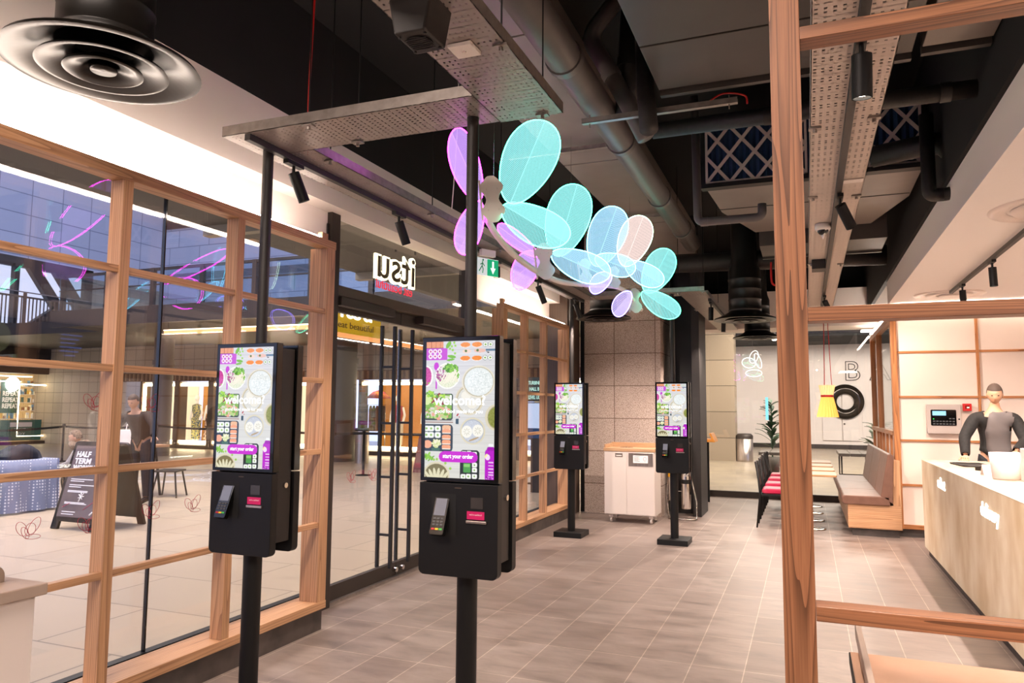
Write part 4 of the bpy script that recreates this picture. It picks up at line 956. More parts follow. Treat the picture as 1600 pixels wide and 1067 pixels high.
# waste cabinet by the granite pier
t = thing('waste_cabinet', 'white waste cabinet on castors with an oak top, in front of the granite pier', 'cabinet', (-2.35, 10.6, 0))
MB().box((-0.365, -0.215, 0.115), (0.355, 0.25, 1.0)).build('cabinet_body', M_lam, t, 0.003)
MB().box((-0.36, -0.221, 0.125), (-0.045, -0.215, 0.99)).build('door', M_lam, t, 0.001)
MB().box((-0.038, -0.221, 0.125), (0.35, -0.215, 0.99)).build('door', M_lam, t, 0.001)
MB().box((-0.375, -0.225, 1.0), (0.365, 0.26, 1.045)).build('worktop', M_oakt, t, 0.004)
MB().box((-0.375, 0.235, 1.045), (0.365, 0.26, 1.11)).box((-0.375, -0.18, 1.045), (-0.355, 0.26, 1.095)).build('upstand', M_oakt, t, 0.003)
h = MB().box((-0.205, -0.226, 0.925), (-0.095, -0.2205, 0.975)).build('recycling_slot', M_steel, t, 0.002); MB().box((-0.19, -0.2275, 0.935), (-0.11, -0.2255, 0.95)).build('slot_flap', M_white, h)
h = MB().box((-0.01, -0.228, 0.80), (0.335, -0.2205, 0.985)).build('push_flap', M_steel, t, 0.002)
n_ = MB().box((0.055, -0.2295, 0.845), (0.265, -0.2275, 0.95)).build('paper_notice', M_whitetxt, h)
mb = MB()
for i in range(5): mb.box((0.07, -0.2302, 0.93-i*0.015), (0.15-(i % 2)*0.02, -0.2296, 0.934-i*0.015))
mb.build('printed_lines', M_bronze, n_)
mb = MB(); mb.tube([(0.222+0.022*math.cos(a), -0.2302, 0.905+0.024*math.sin(a)) for a in [i*math.pi/8-1.1 for i in range(15)]], 0.0016, 5); mb.tube([(0.21, -0.2302, 0.885), (0.222, -0.2302, 0.862), (0.234, -0.2302, 0.885)], 0.0016, 5); mb.build('leaf_emblem', M_magenta, n_)
for i, (x, y) in enumerate(((-0.13, 0.0), (-0.05, 0.0))):
    MB().cyl((x, y, 1.045), (x, y, 1.052), 0.055, n=28).build('steel_disc', M_chrome, t)
for x in (-0.28, 0.29):
    for y in (-0.15, 0.18):
        w = MB().cyl((x-0.012, y, 0.038), (x+0.012, y, 0.038), 0.036, n=20).box((x-0.03, y-0.02, 0.075), (x+0.03, y+0.02, 0.115)).build('castor', M_lam, t)
# fire extinguishers on a stand by the black column
t = thing('fire_extinguisher_stand', 'tubular chrome fire extinguisher stand with a sign panel, by the black column', 'extinguisher stand', (-1.74, 11.15, 0))
MB().tube([(-0.20, 0.0, 0.02), (-0.18, -0.12, 0.015), (0.15, -0.16, 0.015), (0.22, -0.10, 0.02), (0.20, 0.05, 0.25), (0.12, 0.14, 0.55), (0.10, 0.16, 1.05), (0.02, 0.16, 1.10), (-0.02, 0.16, 1.05)], 0.013, 10).tube([(-0.20, 0.0, 0.02), (-0.24, 0.10, 0.3), (-0.2, 0.15, 0.8)], 0.012, 10).build('tube_frame', M_chrome, t)
MB().box((-0.16, 0.13, 0.38), (0.10, 0.142, 0.39)).build('cross_bar', M_chrome, t)
MB().box((-0.02, 0.10, 0.92), (0.10, 0.112, 1.06)).build('sign_panel', M_white, t)
MB().box((-0.12, 0.12, 0.70), (0.06, 0.135, 0.82)).build('back_plate', M_lam, t)
def ext(label, x, y, z, r, h, band):
    e = thing('fire_extinguisher', label, 'fire extinguisher', (x, y, z))
    MB().lathe([(0, 0), (r*0.92, 0), (r, 0.02), (r, h*0.76), (r*0.85, h*0.86), (r*0.35, h*0.93), (r*0.3, h), (0, h)], n=28).build('cylinder', M_chrome, e)
    MB().box((-0.03, -0.012, h), (0.05, 0.012, h+0.018)).box((-0.02, -0.01, h+0.028), (0.075, 0.01, h+0.04)).cyl((0, 0, h-0.01), (0, 0, h+0.035), 0.014, n=12).build('valve_handle', M_steel, e)
    MB().cyl((0, 0, h*0.60), (0, 0, h*0.70), r*1.02, n=28, caps=False).build('label_band', band, e)
    MB().tube([(0.02, -0.01, h), (r*1.25, -0.03, h*0.92), (r*1.15, -0.04, h*0.6), (r*1.1, -0.03, h*0.35)], 0.011, 8).build('hose', M_black, e)
M_yband = mat('yellow_band', '#e6a810', 0.4)
ext('larger chrome fire extinguisher with a black hose, right of the far kiosk pole', -1.655, 10.98, 0.17, 0.068, 0.60, M_black)
ext('thin steel fire extinguisher with a yellow band, just right of the far kiosk pole', -1.90, 11.08, 0.26, 0.032, 0.58, M_yband)

# ================================================================== SERVICE COUNTER
M_cf = noise_mat('counter_timber_face', '#d8bd94', '#f4e4c8', 2.0, 0.45, detail=10, stretch=(1, 1.5, 0.9), p=(0.34, 0.62))
M_ct = noise_mat('counter_top_timber', '#c4a98c', '#d8c2a8', 3, 0.35, stretch=(5, 0.7, 1))
t = thing('service_counter', 'long pale timber service counter with glowing words on its face, right side', 'counter', (1.5, 7.3, 0))
MB().box((-0.3, -2.7, 0.08), (0.33, 2.32, 1.045)).build('timber_face', M_cf, t, 0.002)
MB().box((-0.301, -2.705, 1.0455), (0.335, 2.325, 1.052)).build('worktop', M_ct, t, 0.001)
MB().box((-0.27, -2.65, 0), (0.30, 2.25, 0.08)).build('plinth', M_dskirt, t)
M_glow = emis('counter_letters', (1.0, 0.95, 0.86, 1), 9)
for s_, y, z, w in (('collect', 8.31, 0.85, 0.42), ('delivery', 6.27, 0.83, 0.56)):
    text(s_, 0.15, M_glow, t, basis((-0.303, y-7.3, z), (0, -1, 0), (0, 0, 1)), 0.002, 'glowing_word', fit=w, bold=0.0005)
t = thing('crockery_pot', 'white round pot standing on the service counter', 'pot', (1.50, 7.15, 1.0525))
MB().lathe([(0, 0), (0.092, 0), (0.098, 0.01), (0.118, 0.215), (0.112, 0.215), (0.092, 0.02), (0, 0.015)], n=40).build('pot_body', M_white, t)
t = thing('paper_stack', 'white paper bags standing at the right edge on the counter', 'paper bag', (1.66, 6.95, 1.0525), 0.2)
MB().box((-0.07, -0.09, 0), (0.07, 0.09, 0.26)).build('paper_bag', M_white, t, 0.004); MB().tube([(-0.04, -0.09, 0.25), (-0.03, -0.095, 0.33), (0.03, -0.095, 0.33), (0.04, -0.09, 0.25)], 0.006, 8).build('bag_handle', M_white, t)
t = thing('serving_tray', 'dark serving tray lying on the far end of the counter', 'tray', (1.55, 8.8, 1.0525), 0.1)
MB().prism(rrect(-0.14, -0.26, 0.14, 0.26, 0.05), 'z', 0, 0.006).build('tray_base', M_black2, t); MB().tube([(p[0], p[1], 0.01) for p in rrect(-0.14, -0.26, 0.14, 0.26, 0.05)], 0.006, 6, closed=True).build('tray_rim', M_black2, t)
t = thing('card_machine', 'grey card machine on the counter beside the serving tray', 'card machine', (1.53, 8.05, 1.0525), 0.5)
MB().prism([(-0.09, 0), (0.09, 0), (0.09, 0.03), (-0.06, 0.06), (-0.09, 0.05)], 'x', -0.04, 0.04).build('machine_body', M_black2, t, 0.004)
MB().box((-0.028, -0.05, 0.052), (0.028, 0.02, 0.056)).build('machine_screen', M_steel, t)
t = thing('tent_card', 'small white folded card standing on the counter left of the pot', 'card', (1.45, 7.55, 1.0525), 0.3)
MB().add([(-0.05, -0.03, 0), (0.05, -0.03, 0), (0.05, 0, 0.09), (-0.05, 0, 0.09), (0.05, 0.03, 0), (-0.05, 0.03, 0)], [(0, 1, 2, 3), (3, 2, 4, 5)]).build('folded_card', M_white, t)
t = thing('pink_cup', 'magenta paper cup with a pale lid on the counter behind the pot', 'cup', (1.62, 7.45, 1.0525))
MB().lathe([(0, 0), (0.03, 0), (0.04, 0.12), (0, 0.12)], n=24).build('cup_body', mat('magenta_card', '#d060c0', 0.5), t); MB().cyl((0, 0, 0.12), (0, 0, 0.132), 0.043, n=24).build('cup_lid', M_white, t)
# menu boards over the kitchen pass (seen as reflections)
for i, y in enumerate((7.5, 9.2, 10.0)):
    b = thing('menu_screen', ('dark menu screen with a noodle bowl picture over the kitchen', 'dark menu screen with blue lines of text over the kitchen', 'dark menu screen with a purple heading over the kitchen')[i], 'menu screen', (4.45, y if i < 2 else 5.6, 2.66))
    MB().box((-0.03, -0.8, -0.32), (0.03, 0.8, 0.32)).build('screen_body', M_gloss, b)
    if i == 0: MB().lathe([(0, 0), (0.26, 0)], n=30, M=Matrix.Translation((-0.034, 0.1, 0)) @ Matrix.Rotation(math.radians(-90), 4, 'Y')).build('bowl_picture', emis('bowl_picture', '#9a9a70', 0.8), b)
    mb = MB()
    for k in range(6): mb.box((-0.034, -0.5, 0.12-k*0.07), (-0.031, -0.1-(k % 3)*0.06, 0.145-k*0.07))
    mb.build('menu_lines', emis('menu_lines_%d' % i, ('#b040e0', '#7090ff', '#b040e0')[i], 1.2), b)
t = thing('back_counter', 'white kitchen counter along the right wall', 'counter', (4.2, 5.5, 0)); MB().box((-0.35, -4.5, 0), (0.38, 4.5, 0.9)).build('counter_body', M_lam, t); MB().box((-0.38, -4.52, 0.9), (0.38, 4.52, 0.94)).build('worktop', M_steel, t)

# ================================================================== WALL FITTINGS
t = thing('fire_alarm_panel', 'grey fire alarm control panel on the cream wall above the counter end', 'alarm panel', (1.61, 10.78, 1.505))
MB().box((-0.19, -0.06, -0.185), (0.19, 0.0, 0.185)).build('panel_case', mat('panel_grey', '#b9aca4', 0.4), t, 0.004)
f = MB().prism(rrect(-0.148, -0.083, 0.135, 0.117, 0.012), 'y', -0.066, -0.060).build('dark_fascia', M_gloss, t)
MB().box((-0.128, -0.0675, 0.045), (0.022, -0.0662, 0.10)).build('lcd', emis('lcd_blue', '#9fd8ff', 1.3), f)
mb = MB()
for i in range(7):
    for j in range(3):
        if i > 4 or j < 2: mb.box((-0.125+i*0.036, -0.0675, -0.07+j*0.034), (-0.100+i*0.036, -0.0662, -0.055+j*0.034))
mb.build('button_rows', mat('button_grey', '#4c4c50', 0.5), f)
MB().ball((-0.118, -0.0675, -0.0), 0.006).build('green_led', emis('green_led', '#40ff60', 2), f)
MB().cyl((0.165, -0.064, 0.0), (0.165, -0.058, 0), 0.010, n=16).build('key_lock', M_black, t)
t = thing('fire_call_point', 'small red fire alarm call point on the cream wall', 'call point', (1.874, 10.78, 1.655))
MB().box((-0.048, -0.04, -0.046), (0.048, 0, 0.046)).build('red_case', M_red, t, 0.004); MB().box((-0.024, -0.042, -0.02), (0.024, -0.0395, 0.022)).build('break_glass', mat('call_glass', '#7a1510', 0.2), t)
MB().box((-0.006, -0.0435, -0.012), (0.022, -0.042, 0.006)).build('white_mark', M_whitetxt, t)

# ================================================================== BOOTH, TABLES, CHAIRS
t = thing('booth_bench', 'brown leather booth bench with an oak end panel against the cream wall', 'booth bench', (0.75, 12.2, 0))
MB().box((-0.29, -1.60, 0.10), (0.33, 1.7, 0.40)).build('oak_base', M_owx, t, 0.003)
MB().box((0.235, -1.60, 0.40), (0.33, 1.7, 0.97)).build('oak_back', M_owz, t, 0.003)
MB().box((-0.24, -1.55, 0), (0.30, 1.68, 0.10)).build('plinth', M_dskirt, t)
for i, (a, b) in enumerate(((-1.63, -0.72), (-0.71, 0.48), (0.49, 1.68))):
    MB().prism(rrect(-0.36, 0.40, 0.20, 0.515, 0.045, 5, (0, 0, 1, 1)), 'y', a, b).build('seat_cushion', M_leather, t, 0.012, 3)
    MB().prism([(0.095, 0.515), (0.235, 0.42), (0.26, 1.03), (0.225, 1.06), (0.19, 1.045)], 'y', a, b).build('back_cushion', M_leather, t, 0.014, 3)
M_ttop = noise_mat('oak_table_top', '#a87c54', '#b88c64', 10, 0.4, stretch=(0.4, 4, 4))
def table(label, y):
    t = thing('cafe_table', label, 'table', (0.0, y, 0), 0, 'oak topped tables beside the booth')
    MB().prism(rrect(-0.345, -0.30, 0.345, 0.30, 0.02), 'z', 0.725, 0.752).build('table_top', M_ttop, t, 0.004)
    MB().cyl((0, 0, 0.02), (0, 0, 0.725), 0.032, n=20).build('pedestal', M_black, t)
    MB().lathe([(0, 0.0), (0.205, 0.0), (0.205, 0.008), (0.18, 0.016), (0.05, 0.028), (0, 0.03)], n=48).build('base_disc', M_chrome, t)
    return t
TY = (10.98, 11.82, 12.66, 13.50)
ta = table('oak topped cafe table nearest the camera, largest chrome base disc in view', TY[0])
for y, l in zip(TY[1:], ('oak topped cafe table, second from the camera along the booth', 'oak topped cafe table, third from the camera along the booth', 'oak topped cafe table furthest from the camera, against the lobby glass')):
    c = copy_tree(ta); c.location = (0.0, y, 0); c['label'] = l
M_mesh_ = noise_mat('woven_black_back', '#2c2522', '#3a312c', 60, 0.6); M_cush = noise_mat('red_pink_cushion', '#b01440', '#e06a78', 2.5, 0.4)
t = thing('dining_chair', 'black dining chair with a red cushion, nearest of the row behind the oak post', 'chair', (-0.42, TY[0], 0), 0, 'black chairs with red cushions')
for x, y, n_ in ((-0.21, -0.2, 'leg'), (-0.21, 0.2, 'leg'), (0.19, -0.2, 'leg'), (0.19, 0.2, 'leg')):
    top = 0.86 if x < 0 else 0.45
    pts = [(x-0.02, y, 0), (x, y, 0.44), (x+0.005, y, 0.45)] if x > 0 else [(x-0.045, y, 0), (x+0.005, y, 0.45), (x-0.035, y, 0.88)]
    MB().tube(pts, 0.014, 8, radii=[0.011, 0.015, 0.012]).build(n_, M_black, t)
MB().box((-0.2, -0.205, 0.425), (0.2, 0.205, 0.455)).build('seat_frame', M_black, t, 0.004)
MB().prism([(-0.225, 0.56), (-0.205, 0.56), (-0.235, 0.74), (-0.255, 0.89), (-0.275, 0.89), (-0.25, 0.74)], 'y', -0.195, 0.195).build('backrest', M_mesh_, t, 0.004)
MB().prism(rrect(-0.185, 0.456, 0.19, 0.53, 0.033, 5), 'y', -0.185, 0.185).build('cushion', M_cush, t, 0.02, 3)
for y, l in zip(TY[1:], ('black dining chair with a red cushion, second in the row behind the oak post', 'black dining chair with a red cushion, third in the row behind the oak post', 'black dining chair with a red cushion, last in the row by the lobby glass')):
    c = copy_tree(t); c.location = (-0.42, y, 0); c['label'] = l
# high table behind the black column
t = thing('high_table', 'bright oak high table with a black slatted leg behind the black column', 'high table', (-1.98, 13.2, 0))
MB().prism([(-0.04, 1.05), (0.52, 1.05), (0.50, 1.10), (0.45, 1.20), (0.42, 1.20), (0.46, 1.10), (-0.04, 1.10)], 'y', -0.25, 0.25).build('table_top', mat('honey_oak', '#d8903c', 0.4), t, 0.006)
mb = MB().box((0.33, -0.18, 0), (0.37, -0.14, 1.05)).build('leg', M_black, t); MB().box((0.33, 0.14, 0), (0.37, 0.18, 1.05)).build('leg', M_black, t)
mb = MB()
for i in range(9): mb.box((0.20, -0.17, 0.15+i*0.1), (0.33, -0.15, 0.17+i*0.1))
mb.box((0.18, -0.175, 0.1), (0.20, -0.145, 1.0)); mb.build('slatted_side', M_black, t)
# pendant lamps over the booth tables
M_shade = mat('glowing_amber_shade', '#e8b060', 0.6, emit='#ffb040', es=0.75); M_shade2 = mat('pale_shade_top', '#f0cfa0', 0.6, emit='#ffc878', es=0.55)
t = thing('pendant_lamp', 'amber pleated pendant lamp hanging on red cords over the tables', 'pendant lamp', (0.285, 11.9, 1.505))
vs = []; K = 44
for z, r in ((0.0, 0.155), (0.30, 0.085)):
    for i in range(K): a = 2*math.pi*i/K; rr_ = r*(1.0 if i % 2 else 0.93); vs.append((rr_*math.cos(a), rr_*math.sin(a), z))
MB().add(vs, [(i, (i+1) % K, K+(i+1) % K, K+i) for i in range(K)]).build('pleated_shade', M_shade, t)
vs = []
for z, r in ((0.32, 0.085), (0.47, 0.115)):
    for i in range(K): a = 2*math.pi*i/K; rr_ = r*(1.0 if i % 2 else 0.93); vs.append((rr_*math.cos(a), rr_*math.sin(a), z))
MB().add(vs, [(i, (i+1) % K, K+(i+1) % K, K+i) for i in range(K)]).build('upper_shade', M_shade2, t)
MB().cyl((0, 0, 0.295), (0, 0, 0.325), 0.09, n=30).build('red_band', M_red, t)
MB().ball((0, 0, 0.20), 0.03).build('bulb', emis('bulb', (1, 0.8, 0.5, 1), 12), t)
for a in (0, 2.1, 4.2):
    MB().tube([(0.08*math.cos(a), 0.08*math.sin(a), 0.32), (0.06*math.cos(a), 0.06*math.sin(a), 0.6), (0.035*math.cos(a), 0.035*math.sin(a), 1.47)], 0.005, 6).build('red_cord', M_red, t)
MB().cyl((0, 0, 1.46), (0, 0, 1.50), 0.05, n=20).build('ceiling_cup', M_white, t)

# ================================================================== LOBBY THINGS BEHIND THE GLASS
t = thing('litter_bin', 'round brushed steel litter bin in the lobby beside the granite pier', 'bin', (-1.84, 24.3, 0))
MB().lathe([(0, 0), (0.25, 0), (0.25, 0.05), (0.255, 0.70), (0, 0.70)], n=36).build('bin_body', M_steel, t); MB().lathe([(0.255, 0.70), (0.26, 0.80), (0.2, 0.86), (0, 0.87)], n=36).build('bin_lid', M_bronze, t)
M_bench = mat('grey_slatted_bench', '#5a534c', 0.6)
def lbench(label, x, y):
    t = thing('lobby_bench', label, 'bench', (x, y, 0), 0, 'dark lobby benches')
    for i in range(3): MB().box((-0.36+i*0.245, -0.85, 0.55), (-0.125+i*0.245, 0.85, 0.62)).build('seat_plank', M_bench, t, 0.005)
    for yy_ in (-0.7, 0.7): MB().tube([(-0.3, yy_, 0.55), (-0.3, yy_, 0.02), (0.3, yy_, 0.02), (0.3, yy_, 0.55)], 0.02, 6).build('leg', M_black, t)
    return t
lbench('dark bench in the lobby left of the oak post, below a fern', -0.72, 19.2); lbench('dark bench in the lobby right of the pendant lamp, beside the booth', 1.02, 19.6)
M_leaf = noise_mat('dark_green_leaf', '#1f3826', '#3a5a3a', 10, 0.5); M_leaf2 = noise_mat('grey_green_leaf', '#4c5a48', '#6a7560', 10, 0.6)
def fern(label, x, y, h, n, m, seed, spread=0.42):
    rs = random.Random(seed); t = thing('potted_fern', label, 'plant', (x, y, 0))
    MB().lathe([(0, 0), (0.16, 0), (0.2, 0.4), (0.18, 0.4), (0, 0.36)], n=24).build('planter', M_bench, t)
    mb = MB().cyl((0, 0, 0.35), (0, 0, h*0.9), 0.02, 0.01, n=8)
    for i in range(n):
        a = rs.random()*6.28; z0 = 0.62+(h-0.75)*i/n; L = spread*(1.0-0.45*i/n)*(0.8+0.4*rs.random()); lift = 0.25+0.5*rs.random()
        d = Vector((math.cos(a), math.sin(a), 0)); s_ = Vector((-d.y, d.x, 0)); pv = []
        for k in range(6):
            u = k/5; c = Vector((0, 0, z0)) + d*L*u + Vector((0, 0, L*lift*(u*1.8-u*u*0.9))); w = 0.062*math.sin(math.pi*(0.08+0.9*u))
            pv += [c+s_*w, c-Vector((0, 0, 0.012)), c-s_*w]
        fs = []
        for k in range(5): fs += [(k*3, k*3+1, k*3+4, k*3+3), (k*3+1, k*3+2, k*3+5, k*3+4)]
        mb.add(pv, fs)
    mb.build('foliage', m, t); return t
fern('tall dark green fern in the lobby between the litter bin and the oak post', -0.86, 20.4, 1.95, 46, M_leaf, 3)
fern('greyish fern in the lobby behind the booth backrest', 1.62, 20.6, 1.40, 40, M_leaf2, 5, 0.5)
# lobby signs: outlined letters and the large O
def outline_text(s, size, mat_, M, name):
    cu = bpy.data.curves.new(name, 'FONT'); cu.body = s; cu.size = size; cu.fill_mode = 'NONE'; cu.bevel_depth = 0.014; cu.align_x = 'CENTER'; cu.resolution_u = 4
    t = bpy.data.objects.new(name, cu); COL.objects.link(t); me = bpy.data.meshes.new_from_object(t); bpy.data.objects.remove(t)
    me.transform(M); me.materials.clear(); me.materials.append(mat_); o = bpy.data.objects.new(name, me); COL.objects.link(o); return o
for ch, x, lab in (('B', 1.80, 'black outlined letter B high on the white lobby wall'), ('A', 2.85, 'black outlined letter A high on the white lobby wall, half behind the oak post')):
    t = thing('wall_letter', lab, 'letter', (x, 33.94, 3.0)); o = outline_text(ch, 1.15, M_black, basis((0, 0, -0.12), (1, 0, 0), (0, 0, 1)), 'letter_outline'); o.parent = t
t = thing('round_wall_sign', 'large black ring sign with a colourful reflection on the lobby wall', 'wall sign', (1.50, 33.80, 1.98))
MB().lathe([(0.33, -0.03), (0.72, -0.03), (0.72, 0.03), (0.33, 0.03), (0.33, -0.03)], n=48, M=Matrix.Rotation(math.radians(90), 4, 'X')).build('ring', mat('dark_mirror_ring', '#3a332c', 0.06, 0.5), t)
t = thing('round_wall_sign', 'plum red disc on the lobby wall seen through the oak booth screen', 'wall sign', (4.05, 33.9, 2.1))
MB().cyl((0, -0.03, 0), (0, 0.03, 0), 0.62, n=48).build('disc', mat('plum_disc', '#8a3a50', 0.4), t)
t = thing('neon_butterfly', 'white outlined butterfly hanging in the lobby left of the fern', 'light sculpture', (-1.27, 20.0, 2.77))
mb = MB()
for (cx, cz, rx, rz, ro) in ((0.03, 0.20, 0.10, 0.17, 0.35), (-0.10, 0.05, 0.17, 0.13, 0.2), (0.13, 0.10, 0.07, 0.2, -0.3), (0.02, -0.22, 0.20, 0.09, 0.0)):
    pts = []
    for i in range(28): a = i/28*6.283; x_, z_ = rx*math.cos(a), rz*math.sin(a); pts.append((cx+x_*math.cos(ro)+z_*math.sin(ro), 0, cz-x_*math.sin(ro)+z_*math.cos(ro)))
    mb.tube(pts, 0.007, 6, closed=True)
mb.build('glowing_outline', emis('neon_white', (1, 0.95, 0.88, 1), 2.5), t); MB().cyl((0, 0, 0.35), (0, 0, 2.5), 0.002, n=6).build('wire', M_chrome, t)
t = thing('tube_light', 'vertical pale blue tube light in the lobby in front of the fern', 'light', (-0.95, 20.0, 1.35)); MB().cyl((0, 0, 0), (0, 0, 0.58), 0.035, n=14).build('blue_tube', emis('blue_tube', '#8ad8f0', 1.4), t)
t = thing('linear_light', 'white linear lobby ceiling light beyond the booth screen', 'light', (2.0, 24.0, 4.3), 0.0); MB().box((-0.2, -4, 0), (0.2, 4, 0.06)).build('diffuser', emis('linear_white', (1, 0.93, 0.86, 1), 4), t)
t = thing('lobby_downlight', 'bright round lobby spotlight left of the oak post', 'light', (-0.95, 26.0, 4.0)); MB().cyl((0, 0, 0), (0, 0, 1.3), 0.05, n=14).build('stem', M_black, t); MB().ball((0, 0, 0), 0.09).build('bulb', emis('lobby_bulb', (1, 0.9, 0.75, 1), 14), t)
t = thing('lobby_door', 'white flush door pair with a round pull in the lobby wall', 'door', (1.35, 33.95, 0.35))
MB().box((-0.75, -0.04, 0), (0.0, 0.045, 2.3)).build('door_leaf', M_white, t, 0.01); MB().box((0.03, -0.04, 0), (0.78, 0.045, 2.3)).build('door_leaf', M_white, t, 0.01); MB().cyl((0.1, -0.08, 0.7), (0.1, -0.03, 0.7), 0.04, n=16).build('door_pull', M_chrome, t)

# ================================================================== PEOPLE
def skin_chain(verts, edges, radii, root=0, sub=2):
    me = bpy.data.meshes.new('tmp_skin'); me.from_pydata(verts, edges, []); o = bpy.data.objects.new('tmp_skin', me); COL.objects.link(o)
    s = o.modifiers.new('s', 'SKIN'); s.use_smooth_shade = True
    u = o.modifiers.new('u', 'SUBSURF'); u.levels = sub; u.render_levels = sub
    for i, r in enumerate(radii):
        v = me.skin_vertices[0].data[i]; v.radius = r if isinstance(r, tuple) else (r, r); v.use_root = (i == root)
    bpy.context.view_layer.update(); dg = bpy.context.evaluated_depsgraph_get()
    out = bpy.data.meshes.new_from_object(o.evaluated_get(dg)); bpy.data.objects.remove(o); return out
def add_mesh(bm, me, M=None):
    if M is not None: me = me.copy(); me.transform(M)
    bm.from_mesh(me)
def head_mesh(scale=1.0):
    """head with jaw, brow, nose, mouth, eyes and ears; faces -y, centre of skull at the origin"""
    bm = bmesh.new(); bmesh.ops.create_uvsphere(bm, u_segments=32, v_segments=24, radius=1)
    for v in bm.verts:
        x, y, z = v.co
        X_, Y_, Z_ = x*0.076, y*0.094, z*0.115
        if z < 0: k = -z; X_ *= 1-0.30*k*k-0.1*k; Y_ = Y_*(1-0.22*k) - 0.012*k
        if y < -0.3:
            f = (-y-0.3)/0.7
            Y_ += 0.010*f*max(0, 1-abs(z-0.05)/0.22)*(0.6 if abs(x) > 0.15 else 0.1)      # eye sockets
            Y_ -= 0.006*f*max(0, 1-abs(z-0.28)/0.15)
            if abs(x) < 0.22: Y_ -= 0.022*f*max(0, 1-abs(z+0.22)/0.26)*(1-abs(x)/0.22)     # nose
            if abs(x) < 0.35: Y_ -= 0.006*f*(max(0, 1-abs(z+0.50)/0.06)+max(0, 1-abs(z+0.60)/0.06)) - 0.004*f*max(0, 1-abs(z+0.55)/0.03)
        v.co = Vector((X_, Y_, Z_))*scale
    for s in (-1, 1):
        r = bmesh.ops.create_uvsphere(bm, u_segments=10, v_segments=8, radius=1)
        for v in r['verts']: v.co = Vector((s*(0.077+v.co.x*0.009), 0.012+v.co.y*0.017, -0.012+v.co.z*0.03))*scale
    for f in bm.faces: f.smooth = True
    me = bpy.data.meshes.new('head'); bm.to_mesh(me); bm.free(); return me
def hand_mesh(curl=0.35, sc=1.0):
    """right hand pointing +x, palm down (-z), thumb towards +y"""
    V = [(0, 0, 0), (0.035, 0, 0), (0.075, 0, 0)]; E = [(0, 1), (1, 2)]; R = [(0.026, 0.020), (0.036, 0.015), (0.038, 0.013)]
    bm = bmesh.new(); add_mesh(bm, skin_chain([tuple(Vector(v)*sc) for v in V], E, [(a*sc, b*sc) for a, b in R]))
    for y, L in ((0.030, 0.068), (0.010, 0.078), (-0.011, 0.072), (-0.030, 0.056)):
        p = Vector((0.068, y, 0)); a = 0; pts = [tuple(p*sc)]
        for k in range(3):
            a += curl*(0.5+0.5*k); d = Vector((math.cos(a), y*0.6, -math.sin(a))); p = p+d*L*(0.45, 0.32, 0.25)[k]; pts.append(tuple(p*sc))
        add_mesh(bm, skin_chain(pts, [(0, 1), (1, 2), (2, 3)], [0.0095*sc, 0.0088*sc, 0.0078*sc, 0.0065*sc], 0, 1))
    pts = [(0.012, 0.018, -0.004), (0.035, 0.045, -0.010), (0.060, 0.060, -0.016), (0.080, 0.062, -0.020)]
    add_mesh(bm, skin_chain([tuple(Vector(p)*sc) for p in pts], [(0, 1), (1, 2), (2, 3)], [0.013*sc, 0.011*sc, 0.0095*sc, 0.008*sc], 0, 1))
    me = bpy.data.meshes.new('hand'); bm.to_mesh(me); bm.free(); return me
def aim(p, d, roll=0):
    x = Vector(d).normalized(); z = Vector((0, 0, 1)); y = z.cross(x).normalized(); z = x.cross(y)
    M = Matrix(((x.x, y.x, z.x, p[0]), (x.y, y.y, z.y, p[1]), (x.z, y.z, z.z, p[2]), (0, 0, 0, 1)))
    return M @ Matrix.Rotation(roll, 4, 'X')
